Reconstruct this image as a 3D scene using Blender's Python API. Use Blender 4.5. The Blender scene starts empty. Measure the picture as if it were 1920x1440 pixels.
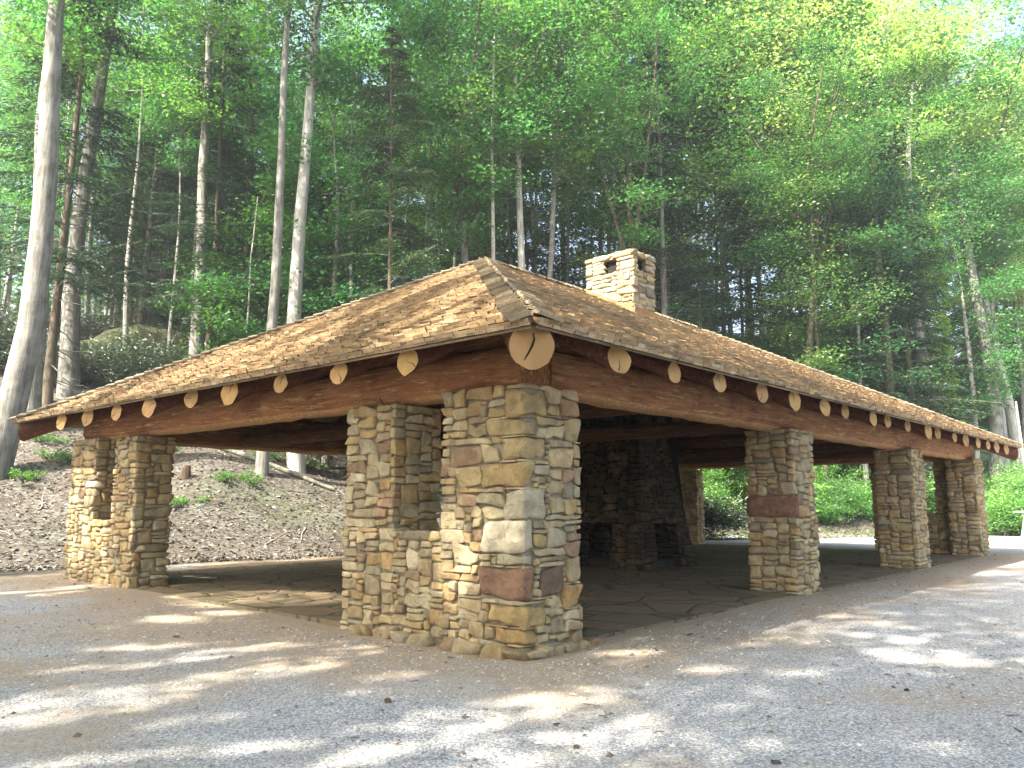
import bpy, math, random
import numpy as np
from math import radians, sin, cos, pi, sqrt, atan, tan

random.seed(7); rng = np.random.default_rng(7)
scene = bpy.context.scene
col = scene.collection

# ------------------------------------------------------------------ camera
FPX = 1513.0; PITCH = atan(222/FPX); YAW = radians(41.6)
CAM = np.array([-6.661, -5.727, 1.55])
Fh = np.array([cos(YAW), sin(YAW), 0.0]); Rt = np.array([sin(YAW), -cos(YAW), 0.0]); Uz = np.array([0, 0, 1.0])
Fw = Fh*cos(PITCH) + Uz*sin(PITCH); Up = -Fh*sin(PITCH) + Uz*cos(PITCH)
cam = bpy.data.cameras.new("camera"); co = bpy.data.objects.new("camera", cam); col.objects.link(co)
cam.sensor_width = 36; cam.lens = 36*FPX/1920; cam.clip_end = 800
co.location = CAM; co.rotation_euler = (pi/2 + PITCH, 0, YAW - pi/2)
scene.camera = co

# ------------------------------------------------------------------ light
SUN_EL = radians(47); SUN_AZ = radians(174)      # direction towards the sun, measured from +X
SUN = np.array([cos(SUN_EL)*cos(SUN_AZ), cos(SUN_EL)*sin(SUN_AZ), sin(SUN_EL)])
w = bpy.data.worlds.new("World"); scene.world = w; w.use_nodes = True
nt = w.node_tree; bg = nt.nodes["Background"]
sky = nt.nodes.new("ShaderNodeTexSky"); sky.sky_type = 'NISHITA'; sky.sun_disc = False
sky.sun_elevation = SUN_EL; sky.sun_rotation = pi/2 - SUN_AZ
sky.dust_density = 6.0; sky.air_density = 1.0
nt.links.new(sky.outputs[0], bg.inputs[0]); bg.inputs[1].default_value = 0.15
sl = bpy.data.lights.new("sun", 'SUN'); sl.energy = 5.0; sl.angle = radians(0.55); sl.color = (1.0, 0.93, 0.80)
so = bpy.data.objects.new("sun", sl); col.objects.link(so)
from mathutils import Vector
so.rotation_euler = Vector(SUN).to_track_quat('Z', 'Y').to_euler(); so.location = (-40, 0, 60)
scene.view_settings.view_transform = 'Standard'; scene.view_settings.look = 'None'
scene.view_settings.exposure = 2.1; scene.view_settings.gamma = 1.0
cy = scene.cycles
cy.max_bounces = 7; cy.diffuse_bounces = 4; cy.glossy_bounces = 2; cy.transmission_bounces = 4; cy.transparent_max_bounces = 4
cy.use_denoising = True; cy.caustics_reflective = False; cy.caustics_refractive = False
HAZE = .0011
cy.volume_bounces = 0
cy.sample_clamp_indirect = 8.0

# ------------------------------------------------------------------ mesh helpers
class MB:
    """collects vertices, faces, colours; build() links them as ONE mesh object"""
    def __init__(s): s.V = []; s.F = []; s.n = 0; s.C = []; s.M = []; s.S = []
    def add(s, V, F, c=(1, 1, 1), m=0, smooth=False):
        V = np.asarray(V, float).reshape(-1, 3); F = np.asarray(F, int)
        s.V.append(V); s.F.append(F + s.n); s.n += len(V)
        c = np.asarray(c, float)
        if c.ndim == 1: c = np.tile(c[:3], (len(V), 1))
        s.C.append(c[:, :3])
        s.M.append(np.full(len(F), m, int) if np.isscalar(m) else np.asarray(m, int))
        s.S.append(np.full(len(F), smooth, bool))
    def build(s, name, mats, parent=None, warp=None):
        V = np.concatenate(s.V); C = np.concatenate(s.C)
        if warp is not None: V = warp(V)
        me = bpy.data.meshes.new(name)
        me.vertices.add(len(V)); me.vertices.foreach_set("co", V.ravel())
        tot = np.concatenate([np.full(len(f), f.shape[1], int) for f in s.F])
        idx = np.concatenate([f.ravel() for f in s.F])
        me.loops.add(len(idx)); me.loops.foreach_set("vertex_index", idx)
        me.polygons.add(len(tot)); st = np.concatenate([[0], np.cumsum(tot)[:-1]])
        me.polygons.foreach_set("loop_start", st); me.polygons.foreach_set("loop_total", tot)
        me.polygons.foreach_set("material_index", np.concatenate(s.M))
        me.polygons.foreach_set("use_smooth", np.concatenate(s.S))
        a = me.color_attributes.new("col", 'FLOAT_COLOR', 'POINT')
        a.data.foreach_set("color", np.concatenate([C, np.ones((len(C), 1))], 1).ravel())
        me.update(calc_edges=True)
        for m in (mats if isinstance(mats, (list, tuple)) else [mats]): me.materials.append(m)
        o = bpy.data.objects.new(name, me); col.objects.link(o)
        if parent is not None: o.parent = parent
        return o
BOXF = np.array([[0, 3, 2, 1], [4, 5, 6, 7], [0, 1, 5, 4], [1, 2, 6, 5], [2, 3, 7, 6], [3, 0, 4, 7]])
def boxv(x0, x1, y0, y1, z0, z1):
    return np.array([[x0, y0, z0], [x1, y0, z0], [x1, y1, z0], [x0, y1, z0], [x0, y0, z1], [x1, y0, z1], [x1, y1, z1], [x0, y1, z1]], float)
def tube(mb, pts, rad, n=8, c=(1, 1, 1), m=0, cap=True, capm=None, square=2.0, squash=1.0, smooth=True, rough=0.0, sd=0):
    pts = np.asarray(pts, float); k = len(pts); rad = np.broadcast_to(np.asarray(rad, float), (k,))
    T = np.gradient(pts, axis=0); T /= np.linalg.norm(T, axis=1)[:, None] + 1e-9
    ref = np.array([0, 0, 1.0]) if abs(T[0][2]) < 0.8 else np.array([1.0, 0, 0])
    A = np.cross(T, ref); A /= np.linalg.norm(A, axis=1)[:, None] + 1e-9; B = np.cross(A, T)
    th = np.linspace(0, 2*pi, n, endpoint=False) + pi/n
    cx, sx = np.cos(th), np.sin(th)
    rr = (np.abs(cx)**square + np.abs(sx)**square)**(-1/square)
    cx, sx = cx*rr, sx*rr*squash
    if rough:
        r_ = np.random.default_rng(sd); wob = 1 + rough*(r_.random((k, n)) - .5)*2
        wob = (wob + np.roll(wob, 1, 0) + np.roll(wob, 1, 1))/3
    else: wob = np.ones((k, n))
    V = pts[:, None, :] + rad[:, None, None]*wob[:, :, None]*(cx[None, :, None]*A[:, None, :] + sx[None, :, None]*B[:, None, :])
    i = np.arange(k-1)[:, None]*n; j = np.arange(n)[None, :]; j2 = (j+1) % n
    F = np.stack([i+j, i+j2, i+n+j2, i+n+j], -1).reshape(-1, 4)
    mb.add(V.reshape(-1, 3), F, c, m, smooth)
    if cap:
        for e, o in ((0, 1), (k-1, -1)):
            ring = V[e]; cc = ring.mean(0)
            VV = np.vstack([ring, cc]); jj = np.arange(n)
            FF = np.stack([jj, (jj+1) % n, np.full(n, n)], 1)
            if o > 0: FF = FF[:, ::-1]
            mb.add(VV, FF, c, m if capm is None else capm, False)
def tag(o, label=None, cat=None, group=None, kind=None):
    if label: o["label"] = label
    if cat: o["category"] = cat
    if group: o["group"] = group
    if kind: o["kind"] = kind
    return o
def empty(name, loc=(0, 0, 0), label=None, cat=None, group=None, rot=(0, 0, 0)):
    o = bpy.data.objects.new(name, None); col.objects.link(o); o.location = loc; o.rotation_euler = rot; o.empty_display_size = .3
    return tag(o, label, cat, group)
def snoise(x, y, f, sd=0):
    r = np.random.default_rng(sd); t = 0
    for _ in range(7):
        a = r.random()*2*pi; k = f*(0.6 + 0.9*r.random()); t = t + np.sin((x*cos(a)+y*sin(a))*k + r.random()*6.28 + 1.3*np.sin((y*cos(a)-x*sin(a))*k*.6 + r.random()*6))
    return t/7*1.6

# ------------------------------------------------------------------ materials
def mat(name): 
    m = bpy.data.materials.new(name); m.use_nodes = True
    N = m.node_tree.nodes; L = m.node_tree.links; b = N["Principled BSDF"]
    b.inputs["Roughness"].default_value = .9; b.inputs["Specular IOR Level"].default_value = .25
    return m, N, L, b
def ntex(N, L, scale, detail=6, rough=.6, vec=None, kind='ShaderNodeTexNoise'):
    t = N.new(kind); t.inputs["Scale"].default_value = scale
    if kind == 'ShaderNodeTexNoise': t.inputs["Detail"].default_value = detail; t.inputs["Roughness"].default_value = rough
    if vec is not None: L.new(vec, t.inputs["Vector"])
    return t
def ramp(N, L, src, stops):
    r = N.new("ShaderNodeValToRGB"); e = r.color_ramp.elements
    while len(e) < len(stops): e.new(.5)
    for k, (p, c) in enumerate(stops):
        e[k].position = p; e[k].color = (*c, 1) if not np.isscalar(c) else (c, c, c, 1)
    L.new(src, r.inputs[0]); return r
def mixc(N, L, fac, a, b, mode='MIX'):
    m = N.new("ShaderNodeMix"); m.data_type = 'RGBA'; m.blend_type = mode
    for sock, v in ((m.inputs[0], fac), (m.inputs[6], a), (m.inputs[7], b)):
        if isinstance(v, bpy.types.NodeSocket): L.new(v, sock)
        elif np.isscalar(v): sock.default_value = v
        else: sock.default_value = (*v, 1)
    return m.outputs[2]
def bump(N, L, b, h, strength=.5, dist=.02, prev=None):
    n = N.new("ShaderNodeBump"); n.inputs["Strength"].default_value = strength; n.inputs["Distance"].default_value = dist
    L.new(h, n.inputs["Height"])
    if prev is not None: L.new(prev.outputs[0], n.inputs["Normal"])
    L.new(n.outputs[0], b.inputs["Normal"]); return n
def coords(N, L, scale=(1, 1, 1), which="Object"):
    t = N.new("ShaderNodeTexCoord"); m = N.new("ShaderNodeMapping"); m.inputs["Scale"].default_value = scale
    L.new(t.outputs[which], m.inputs[0]); return m.outputs[0]
def attr(N, name="col"):
    a = N.new("ShaderNodeAttribute"); a.attribute_name = name; return a.outputs["Color"]

def stone_mat():
    m, N, L, b = mat("stone"); v = coords(N, L)
    n1 = ntex(N, L, 5, 8, .65, v); n2 = ntex(N, L, 38, 6, .7, v); n3 = ntex(N, L, 2.0, 5, .6, v)
    c = mixc(N, L, ramp(N, L, n1.outputs[0], [(.3, 0.0), (.7, 1.0)]).outputs[0], (.66, .61, .55), (1.22, 1.17, 1.05))
    c = mixc(N, L, 1.0, attr(N), c, 'MULTIPLY')
    c = mixc(N, L, ramp(N, L, n3.outputs[0], [(.56, 0.0), (.72, .55)]).outputs[0], c, (.33, .20, .09))
    c = mixc(N, L, ramp(N, L, n2.outputs[0], [(.55, 0.0), (.8, .5)]).outputs[0], c, (.11, .10, .075))
    L.new(c, b.inputs["Base Color"])
    vq = N.new("ShaderNodeTexVoronoi"); vq.feature = 'SMOOTH_F1'; vq.inputs["Scale"].default_value = 9; vq.inputs["Randomness"].default_value = 1
    L.new(mixc(N, L, .35, v, n1.outputs["Color"], 'ADD'), vq.inputs["Vector"])
    p = bump(N, L, b, vq.outputs["Distance"], .8, .03); p = bump(N, L, b, n1.outputs[0], 1.0, .05, p); bump(N, L, b, n2.outputs[0], .8, .012, p); return m
def mortar_mat():
    m, N, L, b = mat("mortar"); v = coords(N, L)
    n1 = ntex(N, L, 9, 8, .7, v); n2 = ntex(N, L, 2, 4, .6, v)
    c = mixc(N, L, n2.outputs[0], (.20, .17, .12), (.40, .355, .27))
    c = mixc(N, L, ramp(N, L, n1.outputs[0], [(.35, .55), (.62, 1.0)]).outputs[0], (.07, .06, .045), c)
    L.new(c, b.inputs["Base Color"]); bump(N, L, b, n1.outputs[0], .9, .03); return m
def wood_mat(name, a, bb, sc=(1, 14, 14), streak=1.0, dark=(.05, .02, .012)):
    m, N, L, b = mat(name); v = coords(N, L, sc); v2 = coords(N, L)
    n1 = ntex(N, L, 1.6, 8, .65, v); n2 = ntex(N, L, 1.1, 6, .7, v2)
    c = mixc(N, L, ramp(N, L, n1.outputs[0], [(.3, 0.0), (.72, 1.0)]).outputs[0], a, bb)
    c = mixc(N, L, ramp(N, L, n2.outputs[0], [(.5, 0.0), (.75, .75*streak)]).outputs[0], c, dark)
    n4 = ntex(N, L, 3.4, 5, .7, coords(N, L, tuple(min(q_, 6) if q_ > 1 else q_*.6 for q_ in sc)))
    c = mixc(N, L, ramp(N, L, n4.outputs[0], [(.56, 0.0), (.64, .85)]).outputs[0], c, (min(bb[0]*1.5, .5), bb[1]*1.8, bb[2]*1.8))
    n5 = ntex(N, L, 26, 4, .6, coords(N, L, tuple(q_/14 if q_ > 1 else .12 for q_ in sc)))
    c = mixc(N, L, ramp(N, L, n5.outputs[0], [(.62, 0.0), (.70, .8)]).outputs[0], c, dark)
    c = mixc(N, L, 1.0, c, attr(N), 'MULTIPLY')
    L.new(c, b.inputs["Base Color"]); p = bump(N, L, b, n1.outputs[0], .9, .03); bump(N, L, b, n5.outputs[0], .6, .02, p)
    b.inputs["Roughness"].default_value = .8; return m
def endgrain_mat():
    m, N, L, b = mat("endgrain"); v = coords(N, L)
    wv = N.new("ShaderNodeTexWave"); wv.wave_type = 'RINGS'; wv.rings_direction = 'SPHERICAL'; wv.inputs["Scale"].default_value = 17; wv.inputs["Distortion"].default_value = 2.5; wv.inputs["Detail"].default_value = 2
    n1 = ntex(N, L, 6, 5, .6, v); L.new(v, wv.inputs[0])
    c = mixc(N, L, n1.outputs[0], (.36, .21, .085), (.62, .42, .20))
    c = mixc(N, L, .16, c, wv.outputs["Color"], 'MULTIPLY')
    c = mixc(N, L, 1.0, c, attr(N), 'MULTIPLY')
    L.new(c, b.inputs["Base Color"]); return m
def shake_mat():
    m, N, L, b = mat("shake"); v = coords(N, L); n1 = ntex(N, L, 3, 5, .6, v)
    n2 = ntex(N, L, 30, 4, .7, v); n3 = ntex(N, L, .7, 4, .6, v)
    c = mixc(N, L, ramp(N, L, n1.outputs[0], [(.3, 0.0), (.7, 1.0)]).outputs[0], (.75, .72, .68), (1.2, 1.15, 1.05))
    c = mixc(N, L, 1.0, attr(N), c, 'MULTIPLY')
    c = mixc(N, L, ramp(N, L, n2.outputs[0], [(.5, 0.0), (.8, .6)]).outputs[0], c, (.09, .075, .06))
    c = mixc(N, L, ramp(N, L, n3.outputs[0], [(.6, 0.0), (.72, .25)]).outputs[0], c, (.12, .10, .08))
    L.new(c, b.inputs["Base Color"]); bump(N, L, b, n2.outputs[0], 1.0, .02); return m
def leaf_mat(name, tint=(1, 1, 1), trans=.42, var=.25, gloss=.04):
    m = bpy.data.materials.new(name); m.use_nodes = True; N = m.node_tree.nodes; L = m.node_tree.links
    N.remove(N["Principled BSDF"]); out = N["Material Output"]
    v = coords(N, L); n1 = ntex(N, L, .45, 3, .6, v)
    oi = N.new("ShaderNodeObjectInfo")
    c = mixc(N, L, 1.0, attr(N), tint, 'MULTIPLY')
    c2 = mixc(N, L, 1.0, c, (1.4, 1.2, .85), 'MULTIPLY')
    c = mixc(N, L, ramp(N, L, n1.outputs[0], [(.4, 0.0), (.65, 1.0)]).outputs[0], c, c2)
    hs = N.new("ShaderNodeHueSaturation"); mr = N.new("ShaderNodeMapRange"); L.new(oi.outputs["Random"], mr.inputs[0])
    mr.inputs[3].default_value = 1-var; mr.inputs[4].default_value = 1+var; L.new(mr.outputs[0], hs.inputs["Value"]); L.new(c, hs.inputs["Color"]); c = hs.outputs[0]
    d = N.new("ShaderNodeBsdfDiffuse"); t = N.new("ShaderNodeBsdfTranslucent"); g = N.new("ShaderNodeBsdfGlossy"); g.inputs["Roughness"].default_value = .45
    L.new(c, d.inputs[0]); tc = mixc(N, L, 1.0, c, (1.15, 1.45, .75), 'MULTIPLY'); L.new(tc, t.inputs[0])
    m1 = N.new("ShaderNodeMixShader"); m1.inputs[0].default_value = trans; L.new(d.outputs[0], m1.inputs[1]); L.new(t.outputs[0], m1.inputs[2])
    m2 = N.new("ShaderNodeMixShader"); m2.inputs[0].default_value = gloss; L.new(m1.outputs[0], m2.inputs[1]); L.new(g.outputs[0], m2.inputs[2])
    L.new(m2.outputs[0], out.inputs[0]); return m
def bark_mat(name, a, bb, moss=.0):
    m, N, L, b = mat(name); v = coords(N, L, (1, 1, .10)); v2 = coords(N, L)
    n1 = ntex(N, L, 11, 7, .75, v); n2 = ntex(N, L, 1.3, 6, .65, v2)
    c = mixc(N, L, ramp(N, L, n1.outputs[0], [(.36, 0.0), (.62, 1.0)]).outputs[0], a, bb)
    c = mixc(N, L, ramp(N, L, n2.outputs[0], [(.45, 0.0), (.7, .6)]).outputs[0], c, (bb[0]*1.25, bb[1]*1.28, bb[2]*1.15))
    if moss: c = mixc(N, L, ramp(N, L, n2.outputs[0], [(.4, moss), (.55, 0.0)]).outputs[0], c, (.10, .11, .04))
    c = mixc(N, L, 1.0, c, attr(N), 'MULTIPLY')
    L.new(c, b.inputs["Base Color"]); bump(N, L, b, n1.outputs[0], 1.0, .05); return m
def ground_mat():
    m, N, L, b = mat("ground"); v = coords(N, L)
    A = N.new("ShaderNodeAttribute"); A.attribute_name = "col"; sep = N.new("ShaderNodeSeparateColor"); L.new(A.outputs["Color"], sep.inputs[0])
    # gravel
    vo = N.new("ShaderNodeTexVoronoi"); vo.inputs["Scale"].default_value = 62; L.new(v, vo.inputs["Vector"])
    vs = N.new("ShaderNodeSeparateColor"); L.new(vo.outputs["Color"], vs.inputs[0])
    g = ramp(N, L, vs.outputs[0], [(0, (.24, .24, .235)), (.45, (.43, .43, .42)), (1, (.66, .66, .65))]).outputs[0]
    vd = ramp(N, L, vo.outputs["Distance"], [(.25, 1.0), (.8, .6)]).outputs[0]
    g = mixc(N, L, 1.0, g, vd, 'MULTIPLY')
    # dirt
    n1 = ntex(N, L, 1.2, 8, .7, v); n2 = ntex(N, L, 55, 6, .75, v); n3 = ntex(N, L, .55, 5, .6, v)
    d = mixc(N, L, n1.outputs[0], (.36, .275, .18), (.56, .47, .345))
    d = mixc(N, L, ramp(N, L, n2.outputs[0], [(.35, .55), (.6, 0.0)]).outputs[0], d, (.16, .11, .07))
    # dirt mask : attr.r + noise
    ad = N.new("ShaderNodeMath"); ad.operation = 'ADD'; L.new(sep.outputs[0], ad.inputs[0])
    sc = N.new("ShaderNodeMath"); sc.operation = 'MULTIPLY_ADD'; L.new(n3.outputs[0], sc.inputs[0]); sc.inputs[1].default_value = 1.5; sc.inputs[2].default_value = -.75
    L.new(sc.outputs[0], ad.inputs[1])
    sc2 = N.new("ShaderNodeMath"); sc2.operation = 'MULTIPLY_ADD'; L.new(n2.outputs[0], sc2.inputs[0]); sc2.inputs[1].default_value = .8; sc2.inputs[2].default_value = -.4
    ad2 = N.new("ShaderNodeMath"); ad2.operation = 'ADD'; L.new(ad.outputs[0], ad2.inputs[0]); L.new(sc2.outputs[0], ad2.inputs[1])
    n6 = ntex(N, L, 17, 7, .8, v)
    d = mixc(N, L, ramp(N, L, n6.outputs[0], [(.42, .0), (.7, .8)]).outputs[0], d, (.24, .19, .14))
    c = mixc(N, L, ramp(N, L, ad2.outputs[0], [(.3, 0.0), (.7, 1.0)]).outputs[0], g, d)
    # litter on the hill
    vl = N.new("ShaderNodeTexVoronoi"); vl.inputs["Scale"].default_value = 11; L.new(coords(N, L, (1, 1.6, 1)), vl.inputs["Vector"])
    ls = N.new("ShaderNodeSeparateColor"); L.new(vl.outputs["Color"], ls.inputs[0])
    l = ramp(N, L, ls.outputs[1], [(0, (.035, .032, .027)), (.5, (.095, .088, .076)), (1, (.185, .172, .15))]).outputs[0]
    l = mixc(N, L, ramp(N, L, n1.outputs[0], [(.3, .75), (.6, 0.0)]).outputs[0], l, (.05, .035, .022))
    c = mixc(N, L, ramp(N, L, sep.outputs[1], [(.3, 0.0), (.7, 1.0)]).outputs[0], c, l)
    ng = ntex(N, L, 2.2, 7, .7, v)
    mg = N.new("ShaderNodeMath"); mg.operation = 'MULTIPLY'; L.new(sep.outputs[2], mg.inputs[0]); L.new(ramp(N, L, ng.outputs[0], [(.4, 0.0), (.55, 1.0)]).outputs[0], mg.inputs[1])
    c = mixc(N, L, mg.outputs[0], c, (.07, .12, .025))
    L.new(c, b.inputs["Base Color"])
    p = bump(N, L, b, vo.outputs["Distance"], .5, -.012); p = bump(N, L, b, n2.outputs[0], .5, .02, p); bump(N, L, b, vl.outputs["Distance"], .3, .03, p)
    return m
def floor_mat():
    m, N, L, b = mat("flagstone"); v = coords(N, L, (1, 1, .01)); nw = ntex(N, L, 2.5, 4, .6, v)
    vv = N.new("ShaderNodeVectorMath"); vv.operation = 'MULTIPLY_ADD'; L.new(nw.outputs["Color"], vv.inputs[0]); vv.inputs[1].default_value = (.35, .35, 0); L.new(v, vv.inputs[2])
    vo = N.new("ShaderNodeTexVoronoi"); vo.feature = 'DISTANCE_TO_EDGE'; vo.inputs["Scale"].default_value = 1.25; L.new(vv.outputs[0], vo.inputs["Vector"])
    vc = N.new("ShaderNodeTexVoronoi"); vc.inputs["Scale"].default_value = 1.25; L.new(vv.outputs[0], vc.inputs["Vector"])
    s = N.new("ShaderNodeSeparateColor"); L.new(vc.outputs["Color"], s.inputs[0]); n2 = ntex(N, L, 6, 8, .7, v)
    c = ramp(N, L, s.outputs[0], [(0, (.15, .125, .075)), (.5, (.205, .16, .095)), (1, (.23, .165, .095))]).outputs[0]
    c = mixc(N, L, ramp(N, L, n2.outputs[0], [(.35, .6), (.65, 0.0)]).outputs[0], c, (.13, .11, .075))
    e = ramp(N, L, vo.outputs["Distance"], [(.0, 1.0), (.035, 0.0)]).outputs[0]
    c = mixc(N, L, e, c, (.06, .05, .035)); L.new(c, b.inputs["Base Color"])
    p = bump(N, L, b, ramp(N, L, vo.outputs["Distance"], [(0, 0.0), (.05, 1.0)]).outputs[0], .9, .03); bump(N, L, b, n2.outputs[0], .5, .03, p)
    b.inputs["Roughness"].default_value = .7; return m
def plain(name, a, bb, scale=4, bs=.4):
    m, N, L, b = mat(name); v = coords(N, L); n = ntex(N, L, scale, 7, .65, v)
    c = mixc(N, L, ramp(N, L, n.outputs[0], [(.35, 0.0), (.65, 1.0)]).outputs[0], a, bb)
    c = mixc(N, L, 1.0, c, attr(N), 'MULTIPLY'); L.new(c, b.inputs["Base Color"]); bump(N, L, b, n.outputs[0], bs, .02); return m

M_STONE = stone_mat(); M_MORT = mortar_mat(); M_DMORT = plain("shade_dark_mortar", (.035, .03, .025), (.07, .06, .05), 6)  # fireplace mortar: interior shade painted in as a darker colour
M_BEAMX = wood_mat("hewn_log_x", (.20, .082, .038), (.44, .22, .11), (1, 14, 14))
M_BEAMY = wood_mat("hewn_log_y", (.21, .082, .037), (.46, .225, .11), (14, 1, 14))
M_RAFT = wood_mat("rafter_log", (.08, .032, .02), (.17, .07, .04), (5, 5, 5))  # logs coloured dark to paint the shade under the roof
M_PALE = wood_mat("pale_hewn_wood", (.34, .18, .075), (.50, .31, .15), (6, 6, 6), .4, (.2, .1, .05))
M_BOUNCE = wood_mat("bounce_lit_underside", (.38, .19, .08), (.55, .33, .17), (8, 8, 8), .5, (.2, .09, .04)); M_END = endgrain_mat(); M_SHAKE = shake_mat()
M_DECK = plain("roof_boards", (.13, .09, .06), (.22, .16, .11), 3)
M_GROUND = ground_mat(); M_FLOOR = floor_mat()
M_RUST = plain("rusty_flashing", (.30, .13, .075), (.40, .25, .11), 3)
M_SOOT = plain("soot", (.012, .011, .010), (.03, .027, .025), 5)
M_BARK = bark_mat("bark_grey", (.085, .08, .075), (.29, .28, .265), .2)
M_BARKP = bark_mat("bark_pale", (.22, .21, .19), (.55, .53, .50))
M_BARKB = bark_mat("bark_brown", (.055, .042, .034), (.165, .13, .10), .3)
M_TWIG = plain("dead_twig", (.12, .11, .10), (.26, .25, .23), 6, .1)
M_LEAF = leaf_mat("leaf_broad", trans=.5)
M_NEEDLE = leaf_mat("hemlock_needle", trans=.2, gloss=.03)
M_GLOSSY = leaf_mat("leaf_glossy", trans=.2, gloss=.10)
M_LITTER = plain("dry_leaf", (.9, .9, .9), (1.1, 1.1, 1.1), 3, .1)
M_PEB = plain("pebble", (.85, .85, .85), (1.15, 1.15, 1.15), 60, .2)
M_GREYWOOD = plain("weathered_wood", (.42, .39, .34), (.60, .57, .50), 6)
M_MOSS = plain("mossy_rock", (.02, .024, .010), (.055, .060, .022), 3, .8)

# ------------------------------------------------------------------ terrain
TX = [-60, -30, -10, 0, 8, 16, 25, 31, 40, 60, 110]; TY = [30, 23, 19, 17.0, 14.9, 14.3, 12.0, 8.6, 4.4, -6, -20]
def toe(x): return np.interp(x, TX, TY)
def H(x, y):
    x = np.asarray(x, float); y = np.asarray(y, float)
    s = y - toe(x); s0 = (np.sqrt(s*s + 1.2) + s)/2 - .5*np.exp(-np.maximum(-s, 0)); s0 = np.maximum(s0, 0)
    cap = np.interp(x, [-100, 12, 30, 45, 80, 130], [32, 26, 13, 9.5, 8, 5])
    h = cap*(1 - np.exp(-.455*s0/cap))
    on = np.clip(s/3, 0, 1)
    h = h + on*(.16*snoise(x, y, 1.1, 3) + .35*snoise(x, y, .35, 4))
    near = .02*snoise(x, y, 1.3, 5) + .03*snoise(x, y, .45, 6)
    inside = (x > .2) & (x < 21.4) & (y > .2) & (y < 12.5)
    d = np.maximum(np.maximum(-x, x-21.6), np.maximum(-y, y-12.7))
    near = np.where(inside, -.06, near - .02 - .03*np.exp(-np.maximum(d, 0)/.8))
    return h + near*(1-on)
def Hs(x, y): return float(H(np.array([x]), np.array([y]))[0])
def grid(lo, a, b, hi, d, g=1.09):
    c = list(np.arange(a, b, d)); s = d; p = c[0]; left = []
    while p > lo: s *= g; p -= s; left.append(p)
    s = d; p = c[-1]; right = []
    while p < hi: s *= g; p += s; right.append(p)
    return np.array(left[::-1] + c + right)
gx = grid(-150, -9, 28, 260, .17); gy = grid(-120, -8, 24, 220, .17)
X, Y = np.meshgrid(gx, gy); Z = H(X, Y)
nx, ny = len(gx), len(gy)
V = np.stack([X.ravel(), Y.ravel(), Z.ravel()], 1)
ii = (np.arange(ny-1)[:, None]*nx + np.arange(nx-1)[None, :]).ravel()
Fq = np.stack([ii, ii+1, ii+nx+1, ii+nx], 1)
xs, ys = X.ravel(), Y.ravel(); s = ys - toe(xs)
dd = np.maximum(np.maximum(-xs, xs-21.6), np.maximum(-ys, ys-12.7))
dirt = np.clip(1.0 - np.maximum(dd-.3, 0)/2.2, 0, 1)*.60 + .26
dirt = np.where(xs < -.2, dirt + .30*np.exp(-((ys-3.5)/3.5)**2), dirt)
dirt += .18*np.exp(-(((xs+2.5)**2 + (ys+4.5)**2)/2.5)) + .15*np.exp(-((xs-1)**2+(ys+4.2)**2)/4)
lit = np.clip((s + .6 + .5*snoise(xs, ys, 1.5, 9))/1.4, 0, 1)
lit = np.where((xs > -10) & (xs < 23) & (ys > 13.3), np.maximum(lit, np.clip((ys-13.3)/1.2, 0, 1)*.75), lit)
lit = np.where(ys < -14, np.clip((-14-ys)/3, 0, 1), lit); lit = np.where(xs < -14, np.maximum(lit, np.clip((-14-xs)/3, 0, 1)), lit)
grs = np.clip(1-np.abs(s+.2)/1.3, 0, 1)*np.clip((xs-22)/3, 0, 1)*1.0 + np.clip(s/5, 0, 1)*.35*np.clip((snoise(xs, ys, .5, 12)), 0, 1) + np.clip((xs-38)/6, 0, 1)*np.clip((s+1)/2, 0, 1)*.8
mb = MB(); mb.add(V, Fq, np.stack([dirt, lit, np.clip(grs, 0, 1)], 1), 0, True)
tag(mb.build("ground", M_GROUND), kind="structure")

# ------------------------------------------------------------------ masonry
def cube_template(n):
    vs = {}; V = []; F = []
    def vid(p):
        k = tuple(p)
        if k not in vs: vs[k] = len(V); V.append([2*c/n-1 for c in p])
        return vs[k]
    for ax in range(3):
        for sd in (0, n):
            for i in range(n):
                for j in range(n):
                    q = []
                    for di, dj in ((0, 0), (1, 0), (1, 1), (0, 1)):
                        p = [0, 0, 0]; p[ax] = sd; p[(ax+1) % 3] = i+di; p[(ax+2) % 3] = j+dj; q.append(vid(p))
                    F.append(q if sd else q[::-1])
    return np.array(V), np.array(F)
CT = {n: cube_template(n) for n in (2, 3, 4, 5, 6, 8)}
TAN = [(.42, .34, .21), (.38, .33, .22), (.35, .315, .225), (.43, .36, .245), (.34, .30, .21), (.39, .31, .18), (.44, .39, .29), (.37, .31, .20), (.41, .32, .18), (.40, .35, .24), (.38, .35, .26), (.36, .32, .21), (.40, .36, .25)]
RARE = [(.40, .29, .16), (.28, .21, .155), (.25, .22, .17), (.45, .41, .33), (.31, .225, .16), (.24, .20, .155), (.37, .28, .17), (.41, .32, .18)]
def stone_color(r):
    c = np.array(TAN[r.integers(len(TAN))] if r.random() < .84 else RARE[r.integers(len(RARE))])
    return np.clip(c*np.array([1.14, 1.12, 1.08])*(.8 + .4*r.random()), .03, .6)
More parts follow.
